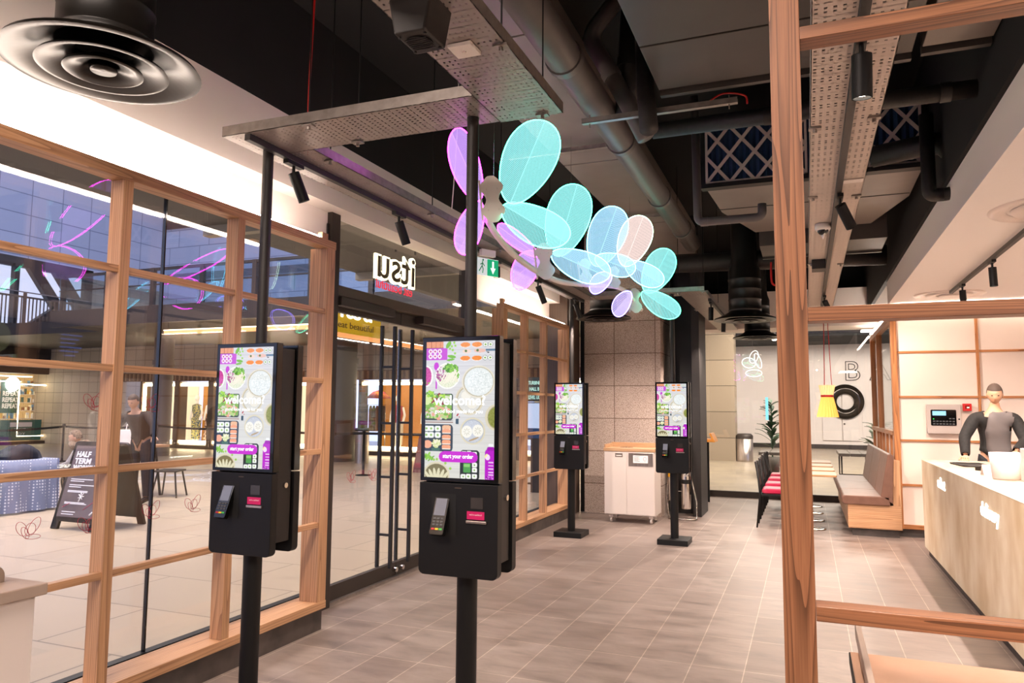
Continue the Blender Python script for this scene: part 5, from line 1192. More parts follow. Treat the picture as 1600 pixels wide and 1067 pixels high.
def person(label, loc, rz, J, skin, top_m, leg_m, hair_m, head_rot=(0, 0, 0), sleeves=True, apron=None, hood=None, shirt=None):
    """J: joints in local coords (facing -y)"""
    t = thing('person', label, 'person', loc, rz)
    def chain(keys, rad, E): return skin_chain([J[k] for k in keys], E, rad)
    ks = ['pelvis', 'waist', 'chest', 'neck', 'skull', 'shL', 'elL', 'wrL', 'shR', 'elR', 'wrR', 'hipL', 'knL', 'anL', 'toL', 'hipR', 'knR', 'anR', 'toR']
    E = [(0, 1), (1, 2), (2, 3), (3, 4), (2, 5), (5, 6), (6, 7), (2, 8), (8, 9), (9, 10), (0, 11), (11, 12), (12, 13), (13, 14), (0, 15), (15, 16), (16, 17), (17, 18)]
    Rr = [(0.15, 0.105), (0.135, 0.095), (0.165, 0.11), 0.055, 0.05, 0.058, 0.040, 0.027, 0.058, 0.040, 0.027, 0.088, 0.058, 0.038, 0.036, 0.088, 0.058, 0.038, 0.036]
    bm = bmesh.new(); add_mesh(bm, chain(ks, Rr, E))
    Hc = Vector(J['skull']) + Vector((0, -0.01, 0.055)); MH = Matrix.Translation(Hc) @ Euler(head_rot).to_matrix().to_4x4()
    add_mesh(bm, head_mesh(), MH)
    for s, e, w in (('L', 'elL', 'wrL'), ('R', 'elR', 'wrR')):
        d = Vector(J[w])-Vector(J[e]); M = aim(Vector(J[w]), J.get('hand'+s, d)); 
        hm = hand_mesh()
        if s == 'L': M = M @ Matrix.Scale(-1, 4, (0, 1, 0))
        add_mesh(bm, hm, M)
    bmesh.ops.recalc_face_normals(bm, faces=bm.faces)
    for f in bm.faces: f.smooth = True
    me = bpy.data.meshes.new('body'); bm.to_mesh(me); bm.free(); me.materials.append(skin); b = bpy.data.objects.new('body', me); COL.objects.link(b); b.parent = t
    mb = MB()
    for s in (-1, 1): mb.ball((s*0.031, -0.083, 0.004), 0.0105, (1, 0.5, 0.6), 12, 8, MH)
    mb.build('eyes', mat('eye_white_'+str(len(bpy.data.materials)), '#3a2a22', 0.3), b)
    # hair cap
    mb = MB(); n = 28; vs = []; fs = []
    for j in range(10):
        ph = math.pi*0.60*j/9
        for i in range(n):
            a = 2*math.pi*i/n; back = max(0, math.sin(a)); phh = ph*(1.0 if math.sin(a) > -0.2 else 0.62)
            vs.append((0.083*math.sin(phh)*math.cos(a), 0.006+0.101*math.sin(phh)*math.sin(a), 0.008+0.121*math.cos(phh)))
    for j in range(9):
        for i in range(n): fs.append((j*n+i, (j+1)*n+i, (j+1)*n+(i+1) % n, j*n+(i+1) % n))
    mb.add(vs, fs, True, MH).build('hair', hair_m, t)
    # clothes: the body surface pushed out and trimmed at neckline, cuffs, waist and hems
    base = chain(ks, Rr, E)
    def seg_d(p, q, r):
        q = Vector(q); r = Vector(r); d = r-q; u = max(0, min(1, (p-q).dot(d)/max(d.length_squared, 1e-9))); return (p-(q+d*u)).length, u
    neck = Vector(J['neck']); pel = Vector(J['pelvis'])
    def region(p):
        best = min(((seg_d(p, J[ks[i]], J[ks[j]])[0]-0.5*(min(Rr[j] if isinstance(Rr[j], float) else Rr[j][0], 0.12)), (ks[i], ks[j]), seg_d(p, J[ks[i]], J[ks[j]])[1]) for i, j in E), key=lambda t_: t_[0])
        (i, j), u = best[1], best[2]
        if j in ('wrL', 'wrR'): return 'arm' if u < 0.93 else None
        if j in ('elL', 'elR', 'shL', 'shR'): return 'arm' if j[0] == 'e' else 'top'
        if j == 'skull' or (j == 'neck' and p.z > neck.z-0.055): return None
        if j in ('neck', 'chest', 'waist'): return 'top'
        if j in ('hipL', 'hipR', 'knL', 'knR'): return 'leg'
        if j in ('anL', 'anR'): return 'leg' if u < 0.97 else None
        return None
    def garment(name, keep, off, m_):
        bm = bmesh.new(); bm.from_mesh(base); bm.normal_update()
        reg = {v: (region(v.co), v.co.copy()) for v in bm.verts}
        for v in bm.verts: v.co += v.normal*off
        bmesh.ops.delete(bm, geom=[v for v in bm.verts if not keep(*reg[v])], context='VERTS')
        for f in bm.faces: f.smooth = True
        me = bpy.data.meshes.new(name); bm.to_mesh(me); bm.free(); me.materials.clear(); me.materials.append(m_)
        o = bpy.data.objects.new(name, me); COL.objects.link(o); o.parent = t
        sd = o.modifiers.new('thick', 'SOLIDIFY'); sd.thickness = 0.006; sd.offset = 1; return o
    cx = Vector(J['chest']).x
    if shirt:
        garment('t_shirt', lambda r_, p: r_ == 'top' and p.x > cx-0.11, 0.014, shirt)
        garment('jacket', lambda r_, p: r_ == 'arm' or (r_ == 'top' and (p.x < cx-0.07 or p.x > cx+0.15)), 0.016, top_m)
    else: garment('jacket', lambda r_, p: r_ in ('arm', 'top'), 0.020, top_m)
    garment('trousers', lambda r_, p: r_ == 'leg', 0.012, leg_m)
    for a in ('L', 'R'):
        p = Vector(J['an'+a]); q = Vector(J['to'+a]); me = skin_chain([tuple(p+Vector((0, 0.05, -0.02))), tuple(p+Vector((0, 0, -0.01))), tuple(q)], [(0, 1), (1, 2)], [0.05, 0.052, 0.042]); me.materials.clear(); me.materials.append(M_black)
        o = bpy.data.objects.new('shoe', me); COL.objects.link(o); o.parent = t
    if hood:
        mb = MB(); c = Vector(J['neck'])
        pts = [tuple(c+Vector((0.13*math.cos(a), 0.03+0.11*math.sin(a), 0.01+0.02*math.sin(3*a)))) for a in [i*6.283/20 for i in range(20)]]
        mb.tube(pts, 0.06, 10, closed=True).build('fur_hood', hood, t)
    return t
M_skin = mat('skin', '#c99878', 0.5); M_hair = mat('dark_hair', '#4a3a30', 0.7); M_jack = noise_mat('black_knit', '#141210', '#201c1a', 40, 0.8); M_tee = mat('grey_shirt', '#6a6260', 0.8); M_jean = mat('dark_trousers', '#1c1c22', 0.8)
STAND = dict(pelvis=(0, 0, 0.98), waist=(0, 0, 1.14), chest=(0, 0, 1.40), neck=(0, 0, 1.58), skull=(0, -0.01, 1.66), hipL=(-0.10, 0, 0.93), knL=(-0.11, -0.01, 0.52), anL=(-0.12, 0.02, 0.10), toL=(-0.13, -0.14, 0.045), hipR=(0.10, 0, 0.93), knR=(0.11, -0.01, 0.52), anR=(0.12, 0.02, 0.10), toR=(0.13, -0.14, 0.045), shL=(-0.20, 0, 1.49), elL=(-0.27, 0, 1.21), wrL=(-0.27, -0.05, 0.97), shR=(0.20, 0, 1.49), elR=(0.27, 0, 1.21), wrR=(0.27, -0.05, 0.97))
J1 = dict(STAND); s_ = 1.06
J1 = {k: tuple(Vector(v)*s_) for k, v in J1.items()}
J1.update(shR=(0.20, -0.03, 1.53), shL=(-0.20, -0.05, 1.53), elL=(-0.34, -0.20, 1.31), wrL=(-0.36, -0.34, 1.11), handL=(-0.1, -0.5, -0.22), elR=(0.26, -0.16, 1.28), wrR=(0.12, -0.36, 1.17), chest=(0, -0.03, 1.475), neck=(0, -0.05, 1.655), skull=(0.0, -0.08, 1.745))
person('man in black jacket and grey t-shirt leaning a hand on the far counter end', (2.0, 9.97, 0), 0.0, J1, M_skin, M_jack, M_jean, M_hair, (0.25, 0, -0.15), shirt=M_tee)
J2 = {k: tuple(Vector(v)*0.98) for k, v in STAND.items()}; J2.update(elR=(0.24, -0.18, 1.18), wrR=(0.05, -0.36, 1.15), elL=(-0.24, -0.18, 1.18), wrL=(-0.05, -0.36, 1.15))
person('person with ginger hair and white top at the right edge behind the counter', (2.17, 7.85, 0), -1.2, J2, M_skin, M_white, M_jean, mat('ginger_hair', '#b06a38', 0.7), (0.3, 0, 0))
# ================================================================== OUTSIDE: CONCOURSE
M_conc = grid_mat('concourse_paving', 1.4, 0.9, '#b9a68f', '#b1a08b', '#7d7060', 0.008, 'xy', 0.5, 0.35)
M_stoneb = grid_mat('grey_stone_cladding', 1.35, 0.85, '#c4c4cc', '#b8b9c4', '#8a8c98', 0.02, 'yz', 0.0, 0.6)
M_stonex = grid_mat('grey_stone_cladding_x', 1.9, 0.85, '#c4c4cc', '#b8b9c4', '#8a8c98', 0.02, 'xz', 0.3, 0.6)
M_tilew = grid_mat('pale_wall_tiles', 0.5, 0.42, '#b9a78f', '#b0a089', '#6b5f4f', 0.008, 'xz', 0.0, 0.5)
M_tiley = grid_mat('pale_wall_tiles_y', 0.6, 0.5, '#b0a08a', '#a89983', '#6b5f4f', 0.008, 'yz', 0.0, 0.5)
M_dkm = mat('dark_mezzanine_metal', '#2b2523', 0.5); M_mez = mat('mezzanine_soffit', '#4a4038', 0.6); M_brz2 = mat('bronze_shopfront', '#5c4c3e', 0.4, 0.4)
M_led = emis('shop_led', (1.0, 0.80, 0.50, 1), 14); M_shopl = emis('shop_glow', (1.0, 0.86, 0.66, 1), 3.0)
M_brick = grid_mat('orange_brick', 0.22, 0.075, '#b06a40', '#9c5834', '#c9b49a', 0.012, 'xz', 0.5, 0.8)
MB().box((-33, -14, -0.1), (-3.74, 30, 0)).build('floor_concourse', M_conc)['kind'] = 'structure'
# far left building: stone wall with a shop at its foot
MB().box((-30.5, -14, 7.2), (-29.5, 27, 22)).build('wall_concourse_left', M_stoneb)['kind'] = 'structure'
MB().box((-30.5, 22.9, 0), (-29.5, 27, 7.2)).build('wall_concourse_left_pier', M_tiley)['kind'] = 'structure'
MB().box((-30.5, 10, 3.1), (-29.3, 23.2, 4.8)).box((-30.2, 8, 7.1), (-29.2, 23.0, 7.5)).box((-29.9, 22.6, 4.8), (-29.2, 23.0, 7.5)).build('trim_9', M_dkm)['kind'] = 'structure'
MB().box((-30.5, -14, 0), (-30.3, 23, 7.2)).build('wall_concourse_left_inner', M_tiley)['kind'] = 'structure'
# chevron bracing and the pale panels between
g = thing('chevron_truss', 'dark steel chevron bracing above the left shop, in front of pale panes', 'steel bracing', (-29.3, 19.0, 4.8))
MB().box((-0.15, -6, 0), (-0.1, 3.8, 2.3)).build('pale_pane', emis('sky_glow_pane', (0.62, 0.66, 0.92, 1), 1.1), g)  # emission in the panes stands in for evening sky light
for y0 in (1.0, 2.1):
    MB().prism([(y0, 2.3), (y0+0.5, 2.3), (y0+1.7, 0.8), (y0+0.7, 0.0), (y0+0.1, 0.0), (y0+1.15, 0.8)], 'x', 0.0, 0.25).build('chevron', M_dkm, g)
MB().box((0.0, 0.45, 0), (0.25, 0.65, 2.4)).build('upright', M_dkm, g)
rl = thing('balcony_railing', 'grey barred balcony railing below the chevron bracing', 'railing', (-29.0, 18.8, 4.7))
mb = MB()
for i in range(54): mb.box((0, -4.5+i*0.155, 0), (0.03, -4.46+i*0.155, 1.15))
mb.build('bars', M_mez, rl); MB().box((-0.02, -4.6, 1.15), (0.05, 3.9, 1.22)).build('top_rail', M_mez, rl)
for y in (-3.4, -1.2, 1.0, 3.2): MB().box((0, y, 0), (0.06, y+0.12, 1.35)).build('post', M_mez, rl)
MB().cyl((0.03, -4.6, 1.38), (0.03, 3.9, 1.38), 0.025, n=8).build('handrail', M_galv, rl)
# left shop
sh = thing('cosmetics_shop', 'brightly lit cosmetics shop with green banners on the far left', 'shop', (-29.5, 18.5, 0))
MB().box((-0.15, -8, 2.85), (0.15, 4.6, 3.1)).box((-0.15, 4.35, 0), (0.15, 4.6, 2.85)).box((-0.15, -8, 0), (0.15, 4.35, 0.12)).build('shopfront_frame', M_brz2, sh)
MB().box((-0.1, 4.0, 0.12), (0.05, 4.33, 2.85)).build('steel_panel', M_steel, sh)
MB().box((-0.9, -8, 0.0), (-0.8, 4.3, 2.85)).build('glow_back_wall', mat('shop_wall', '#c9b08c', 0.6, emit='#ffdca0', es=0.8), sh)  # glow in wall, banners and bottles stands in for shop lighting
MB().box((-0.5, 3.62, 0.1), (-0.4, 4.0, 2.84)).build('brick_pier', grid_mat('orange_brick_y', 0.22, 0.075, '#b06a40', '#9c5834', '#c9b49a', 0.012, 'yz', 0.5, 0.8), sh)
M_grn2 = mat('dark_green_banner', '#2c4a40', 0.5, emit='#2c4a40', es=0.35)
b_ = MB().box((-0.06, 1.1, 0.15), (0.02, 2.75, 0.98)).build('green_window_banner', M_grn2, sh)
MB().box((0.021, 1.45, 0.70), (0.026, 2.35, 0.88)).build('pale_caption', M_white, b_)
text('BEAUTY', 0.13, M_whitetxt, b_, basis((0.027, 1.9, 0.55), (0, 1, 0), (0, 0, 1)), 0.001, 'window_word', fit=0.55)
text('JOY', 0.13, M_whitetxt, b_, basis((0.027, 1.9, 0.38), (0, 1, 0), (0, 0, 1)), 0.001, 'window_word', fit=0.4)
bn = MB().box((-0.5, 2.9, 0.4), (-0.45, 3.6, 2.45)).build('green_banner', M_grn2, sh)
text('99', 0.34, M_whitetxt, bn, basis((-0.44, 3.25, 1.75), (0, 1, 0), (0, 0, 1)), 0.002, 'banner_number')
mb = MB()
for i in range(8): mb.box((-0.445, 3.0+(i % 3)*0.03, 1.45-i*0.08), (-0.44, 3.48-(i % 2)*0.06, 1.49-i*0.08))
mb.build('banner_lines', M_whitetxt, bn)
b2 = MB().box((-0.6, 1.4, 1.25), (-0.55, 2.15, 2.6)).build('repeat_poster', M_grn2, sh)
for k, z in enumerate((1.95, 1.70, 1.45)): text('REPEAT', 0.26, M_whitetxt, b2, basis((-0.54, 1.78, z), (0, 1, 0), (0, 0, 1)), 0.002, 'poster_word', fit=0.66, bold=0.01)
MB().ball((-0.5, 1.8, 2.42), 0.3, (0.3, 1, 1)).build('bright_lamp', emis('lamp_ball', (1, 0.95, 0.85, 1), 8), sh)
MB().ball((-0.4, 3.25, 2.45), 0.15, (0.3, 1, 1)).build('small_lamp', emis('lamp_ball2', (0.8, 0.95, 1, 1), 6), sh)
MB().tube([(0.0, 4.0, 2.38), (0.0, 1.75, 2.42), (0.0, 1.75, 0.33), (0.0, 3.9, 0.30)], 0.03, 6).build('neon_line', M_led, sh)
rs = random.Random(4)
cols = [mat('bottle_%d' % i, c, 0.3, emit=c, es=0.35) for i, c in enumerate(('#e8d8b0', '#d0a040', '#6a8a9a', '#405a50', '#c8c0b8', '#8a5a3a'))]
for r_ in range(7):
    MB().box((-0.78, -6, 0.35+r_*0.33), (-0.62, 3.6, 0.37+r_*0.33)).build('shelf', M_white, sh)
    for ci, cm in enumerate(cols):
        mb = MB()
        for k in range(13):
            y = -2.5+rs.random()*6.0; h_ = 0.10+rs.random()*0.14; mb.box((-0.72, y, 0.37+r_*0.33), (-0.66, y+0.06+rs.random()*0.05, 0.37+r_*0.33+h_))
        o = mb.build('bottles', cm, sh); o['kind'] = 'stuff'
MB().box((-0.7, 2.0, 2.5), (-0.3, 0.0, 2.55)).box((-0.6, -6, 2.72), (-0.2, 2.4, 2.76)).build('shop_ceiling_light', M_shopl, sh)
# end wall: upper stone building, tiled band, shop windows
MB().box((-30, 27, 3.8), (-3.5, 28, 22)).build('wall_concourse_end', M_stonex)['kind'] = 'structure'
MB().box((-29.9, 26.9, 10.3), (-21.5, 27, 14)).build('window_6', mat('dark_window_band', '#3a2f30', 0.3))['kind'] = 'structure'
MB().box((-29, 26.85, 7.7), (-3.5, 27, 8.0)).build('trim_10', M_mez)['kind'] = 'structure'
MB().box((-30.4, 21.35, 2.85), (-3.8, 21.6, 3.9)).box((-30.4, 21.35, 0), (-25.2, 21.6, 2.85)).build('wall_shopfronts', M_tilew)['kind'] = 'structure'
lat = thing('lattice_band', 'brown lattice band above the fashion shop windows', 'lattice', (-14, 21.3, 2.52))
mb = MB().box((-11.2, 0, 0), (10, 0.05, 0.03)).box((-11.2, 0, 0.30), (10, 0.05, 0.33))
for i in range(98): mb.box((-11.1+i*0.215, 0, 0.03), (-11.0+i*0.215, 0.05, 0.30))
mb.build('lattice_bars', mat('bronze_lattice', '#7a5a40', 0.5), lat)
MB().box((-11.2, 0.03, 0), (10, 0.049, 0.33)).build('backing', mat('lattice_back', '#b5926c', 0.6), lat)
M_gold = mat('gold_display_wall', '#c9862e', 0.5, emit='#d89030', es=0.2); M_pale = mat('pale_display_wall', '#d8c8b0', 0.6, emit='#ffe8c8', es=0.55); M_man = mat('mannequin_white', '#efe6da', 0.5, emit='#fff0d8', es=0.35)  # display walls and mannequins glow by themselves in place of window lighting
M_f = [noise_mat('floral_dress', '#3a5a6a', '#d8d07a', 22, 0.8, p=(0.47, 0.53)), noise_mat('patterned_gown', '#4a2a20', '#e0b8a0', 16, 0.8, p=(0.47, 0.53)), mat('cream_trousers', '#e6dcc8', 0.8), noise_mat('zebra_dress', '#1c1818', '#efe8e0', 14, 0.8, p=(0.49, 0.51)), mat('red_white_top', '#b83a38', 0.8)]
def shopwin(label, x0, x1, back, left_led=False):
    s = thing('shop_window', label, 'shop window', ((x0+x1)/2, 21.5, 0)); h = (x1-x0)/2
    MB().box((-h, 1.0, 0.15), (h, 1.05, 2.5)).build('back_wall', back, s)
    MB().box((-h, -0.1, 0.12), (h, 1.0, 0.18)).box((-h, -0.1, 2.46), (h, 1.0, 2.5)).build('window_box', M_white, s)
    MB().box((-h-0.12, -0.2, 0), (-h, 0.2, 2.52)).box((h, -0.2, 0), (h+0.12, 0.2, 2.52)).box((-h, -0.2, 0), (h, 0.2, 0.13)).build('window_frame', M_brz2, s)
    MB().box((-h, -0.15, 2.34), (h, -0.1, 2.44)).build('top_led', M_led, s); MB().box((-h, -0.15, 0.20), (h, -0.1, 0.30)).build('bottom_led', M_led, s)
    if left_led: MB().box((-h, -0.15, 1.2), (-h+0.12, -0.1, 2.4)).build('side_led', M_led, s)
    return s
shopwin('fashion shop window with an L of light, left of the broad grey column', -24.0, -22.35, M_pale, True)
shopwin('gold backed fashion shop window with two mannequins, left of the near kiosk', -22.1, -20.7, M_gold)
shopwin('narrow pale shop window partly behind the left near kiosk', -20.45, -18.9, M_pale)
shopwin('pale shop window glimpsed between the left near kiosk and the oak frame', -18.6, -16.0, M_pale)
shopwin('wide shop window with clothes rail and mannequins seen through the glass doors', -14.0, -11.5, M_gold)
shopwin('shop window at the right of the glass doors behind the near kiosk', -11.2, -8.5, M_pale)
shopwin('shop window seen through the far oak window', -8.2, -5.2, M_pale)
def mannequin(label, x, top, bottom, gown=False):
    m = thing('mannequin', label, 'mannequin', (x, 21.95, 0.18))
    MB().ball((0, 0, 1.72), 0.11, (0.8, 0.9, 1.15)).cyl((0, 0, 1.45), (0, 0, 1.62), 0.05, n=14).cyl((-0.09, 0, 0), (-0.1, 0, 0.9), 0.05, 0.08, n=14).cyl((0.09, 0, 0), (0.1, 0, 0.9), 0.05, 0.08, n=14).tube([(-0.2, 0, 1.42), (-0.27, 0, 1.15), (-0.24, -0.08, 0.88)], 0.04, 10).tube([(0.2, 0, 1.42), (0.27, 0, 1.15), (0.24, -0.08, 0.88)], 0.04, 10).build('mannequin_body', M_man, m)
    MB().lathe([(0.06, 1.5), (0.2, 1.44), (0.19, 1.2), (0.14, 1.05), (0.19, 0.9)], n=24, M=Matrix.Scale(0.7, 4, (0, 1, 0))).build('top', top, m)
    if gown: MB().lathe([(0.15, 1.05), (0.21, 0.85), (0.26, 0.1), (0.24, 0.08)], n=24, M=Matrix.Scale(0.8, 4, (0, 1, 0))).build('skirt', bottom, m)
    else: MB().cyl((-0.1, 0, 0.15), (-0.1, 0, 0.95), 0.09, 0.12, n=16).cyl((0.1, 0, 0.15), (0.1, 0, 0.95), 0.09, 0.12, n=16).build('trousers', bottom, m)
mannequin('mannequin in a blue and yellow floral outfit in the gold shop window', -21.85, M_f[0], M_f[0])
mannequin('mannequin in a pale top and dark patterned gown in the gold shop window', -21.15, M_man, M_f[1], True)
mannequin('mannequin in cream trousers and a red top behind the doors', -12.95, M_f[4], M_f[2])
mannequin('mannequin in a zebra patterned dress behind the glass doors', -11.85+0.1, M_f[3], M_f[0], True)
mannequin('mannequin with a teal top in the shop window with the L of light', -22.75, mat('teal_cloth', '#3a8a80', 0.8), M_f[2])
t = thing('clothes_rail', 'clothes rail with brown jackets in the shop window behind the doors', 'clothes rail', (-13.7, 21.8, 0.18))
MB().tube([(-0.35, 0, 0), (-0.35, 0, 1.5), (0.35, 0, 1.5), (0.35, 0, 0)], 0.015, 8).build('rail_frame', M_chrome, t)
for i in range(5): MB().prism([(-0.05, 0.6), (0.05, 0.6), (0.05, 1.35), (0.0, 1.47), (-0.05, 1.35)], 'x', -0.28+i*0.13, -0.20+i*0.13).build('jacket', mat('jacket_%d' % i, ('#8a6a5a', '#6a5040', '#9a7a6a', '#7a5a4a', '#5a4a40')[i], 0.8), t)
t = thing('parasol', 'striped pink and orange parasol in the shop window behind the doors', 'parasol', (-13.6, 21.75, 1.9)); MB().lathe([(0, 0.28), (0.2, 0.22), (0.42, 0.02), (0.40, 0.0), (0, 0.18)], n=24).build('canopy', noise_mat('parasol_cloth', '#a03a70', '#d88a40', 6, 0.7), t)
# mezzanine with glass balustrade, warm light strips
MB().box((-19.2, 14.0, 3.75), (-3.9, 21.3, 4.10)).build('ceiling_mezzanine', M_mez)['kind'] = 'structure'
MB().box((-30.4, 16.5, 3.9), (-19.2, 21.3, 4.3)).build('ceiling_mezzanine_left', M_dkm)['kind'] = 'structure'
MB().box((-19.2, 13.9, 3.7), (-3.9, 14.0, 4.15)).build('trim_11', M_dkm)['kind'] = 'structure'
bl = thing('glass_balustrade', 'glass balustrade with dark posts along the mezzanine edge', 'balustrade', (-11.5, 14.05, 4.15))
MB().box((-7.6, -0.01, 0), (7.5, 0.01, 0.95)).build('glass_panel', glass_mat('balustrade_glass', 0.12, 0.4, (0.75, 0.85, 0.9, 1)), bl)
MB().box((-7.6, -0.03, 0.93), (7.5, 0.03, 1.0)).box((-7.6, -0.02, 0.55), (7.5, 0.02, 0.58)).build('handrail', M_dkm, bl)
for i in range(10): MB().box((-7.5+i*1.65, -0.05, 0), (-7.38+i*1.65, 0.05, 1.0)).build('post', M_dkm, bl)
for lab, a, b in (('warm linear light strip under the mezzanine edge, seen through the left window', (-15.25, 14.1, 3.41), (-10.75, 14.18, 3.51)), ('short warm linear light strip beside the left near kiosk pole', (-10.5, 14.1, 3.45), (-9.1, 14.18, 3.55)), ('long warm light strip running away above the shop windows, seen through the doors', (-10.45, 14.5, 3.28), (-10.30, 21.0, 3.38))):
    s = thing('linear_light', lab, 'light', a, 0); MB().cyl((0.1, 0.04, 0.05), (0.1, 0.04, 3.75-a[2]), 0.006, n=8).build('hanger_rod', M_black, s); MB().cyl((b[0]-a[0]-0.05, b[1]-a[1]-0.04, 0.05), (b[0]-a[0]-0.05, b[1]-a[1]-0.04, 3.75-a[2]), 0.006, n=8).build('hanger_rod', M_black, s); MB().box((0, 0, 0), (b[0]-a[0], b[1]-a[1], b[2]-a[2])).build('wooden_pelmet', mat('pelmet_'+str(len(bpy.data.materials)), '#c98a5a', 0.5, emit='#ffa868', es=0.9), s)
    MB().box((0.0, -0.012, b[2]-a[2]-0.005), (b[0]-a[0], b[1]-a[1]+0.01, b[2]-a[2]+0.02)).build('glowing_strip', emis('pelmet_strip_'+str(len(bpy.data.materials)), (1.0, 0.72, 0.5, 1), 6), s)
# round columns
def column(label, x, y, r, h, m=M_bronze):
    t = thing('concourse_column', label, 'column', (x, y, 0)); MB().cyl((0, 0, 0), (0, 0, h), r, n=32).cyl((0, 0, 2.9), (0, 0, 3.05), r*1.12, n=32).build('column_shaft', m, t)
column('broad grey column between the two lit fashion windows at the left', -19.3, 17.9, 0.30, 3.9, mat('warm_grey_column', '#6a6058', 0.5))
column('dark column in the concourse just right of the dark door post', -12.9, 18.6, 0.42, 3.75, M_bronze)
t = thing('litter_bin', 'cylindrical grey bin beside the dark column behind the doors', 'bin', (-11.9, 18.2, 0)); MB().cyl((0, 0, 0), (0, 0, 0.92), 0.2, n=28).build('bin_body', M_steel, t); MB().cyl((0, 0, 0.92), (0, 0, 1.0), 0.21, n=28).build('bin_lid', M_black, t)
# queue barriers
def stanchion(label, x, y):
    t = thing('queue_post', label, 'queue barrier post', (x, y, 0), 0, 'black queue barrier posts'); MB().lathe([(0, 0), (0.18, 0), (0.18, 0.015), (0.05, 0.03), (0.03, 0.04), (0.03, 1.0), (0.04, 1.0), (0.04, 1.06), (0, 1.06)], n=24).build('post', M_black, t)
SP = [(-9.73, 14.96), (-14.3, 16.6), (-18.9, 17.2), (-19.6, 14.8), (-19.0, 11.0)]
for (x, y), l in zip(SP, ('black queue barrier post standing in view through the glass doors', 'black queue barrier post hidden behind the near left kiosk', 'black queue barrier post in front of the broad grey column', 'black queue barrier post before the cosmetics shop frame', 'black queue barrier post at the far left end of the belt')): stanchion(l, x, y)
for i, lab in enumerate(('black barrier belt from the doors post towards the left', 'black barrier belt in front of the gold shop window', 'black barrier belt left of the broad grey column', 'black barrier belt in front of the cosmetics shop')):
    a, b = SP[i], SP[i+1]; d = Vector((b[0]-a[0], b[1]-a[1], 0)); u = d.normalized(); n_ = Vector((-u.y, u.x, 0))*0.004; t = thing('barrier_belt', lab, 'barrier belt', (a[0], a[1], 0.98)); K = 12; vs = []
    for k in range(K+1):
        s_ = k/K; c = u*0.04 + (d-u*0.08)*s_; z = -0.06*math.sin(math.pi*s_)
        vs += [c-n_+Vector((0, 0, z-0.03)), c+n_+Vector((0, 0, z-0.03)), c+n_+Vector((0, 0, z+0.03)), c-n_+Vector((0, 0, z+0.03))]
    fs = []
    for k in range(K):
        for j in range(4): fs.append((4*k+j, 4*k+(j+1) % 4, 4*k+4+(j+1) % 4, 4*k+4+j))
    MB().add(vs, fs).build('belt', M_black, t)
t = thing('barrier_belt', 'black barrier belt from the doors post running to the right', 'barrier belt', (-9.73, 14.96, 0.98)); MB().box((0.04, -0.004, -0.03), (4.2, 0.004, 0.03)).build('belt', M_black, t)
stanchion('black queue barrier post at the right end of the belt behind the doors', -5.45, 14.96)
# A-board
M_ab = noise_mat('dark_board_print', '#5a5052', '#6a5e60', 2, 0.35)
t = thing('a_board', 'dark A-board sign about half term workshops standing outside the left window', 'sign', (-8.75, 7.15, 0))
th = math.radians(15)
MA = Matrix.Translation((0, -0.33, 0)) @ Matrix.Rotation(-th, 4, 'X'); MBk = Matrix.Translation((0, 0.42, 0)) @ Matrix.Rotation(th*1.1, 4, 'X')
fr_ = MB().prism(rrect(-0.40, 0.10, 0.40, 1.15, 0.05, 5, (0, 1, 1, 0)), 'y', -0.02, 0.02, MA).box((-0.40, -0.02, 0.0), (-0.28, 0.02, 0.12), MA).box((0.28, -0.02, 0.0), (0.40, 0.02, 0.12), MA).build('front_panel', M_black, t, 0.004)
pn = MB().box((-0.345, -0.026, 0.16), (0.345, -0.019, 1.09), MA).build('poster', M_ab, fr_)
MB().prism(rrect(-0.40, 0.10, 0.40, 1.15, 0.05, 5, (0, 1, 1, 0)), 'y', -0.02, 0.02, MBk).box((-0.40, -0.02, 0.0), (-0.28, 0.02, 0.12), MBk).box((0.28, -0.02, 0.0), (0.40, 0.02, 0.12), MBk).build('rear_panel', M_black2, t, 0.004)
for k, (s_, z, w) in enumerate((('HALF', 0.94, 0.26), ('TERM', 0.85, 0.30), ('WORKSHOPS', 0.76, 0.56))): text(s_, 0.10, M_whitetxt, fr_, MA @ basis((-0.30+w/2, -0.028, z), (1, 0, 0), (0, 0, 1)), 0.001, 'poster_word', fit=w, bold=0.004)
mb = MB()
for k, (z, w) in enumerate(((0.64, 0.40), (0.615, 0.25), (0.565, 0.48), (0.54, 0.22), (0.49, 0.36), (0.475, 0.36), (0.34, 0.36), (0.325, 0.40), (0.22, 0.24), (0.19, 0.22))): mb.box((-0.27, -0.0275, z), (-0.27+w, -0.0262, z+0.010), MA)
mb.build('small_print_lines', M_whitetxt, fr_)
mb = MB()
for k in range(7): a = k*0.9; mb.tube([(0.0, -0.028, 0.42), (0.05*math.cos(a), -0.028, 0.43+0.05*math.sin(a))], 0.006, 5, M=MA)
mb.tube([(0, -0.028, 0.43), (-0.02, -0.028, 0.36)], 0.008, 5, M=MA).tube([(0.24, -0.028, 0.2), (0.28, -0.028, 0.24)], 0.01, 5, M=MA); mb.build('white_doodle', M_whitetxt, fr_)
MB().tube([(-0.28, -0.028, 0.28), (-0.16, -0.028, 0.34)], 0.003, 4, M=MA).tube([(0.1, -0.028, 0.26), (0.32, -0.028, 0.42)], 0.003, 4, M=MA).build('pink_lines', M_magenta, fr_)
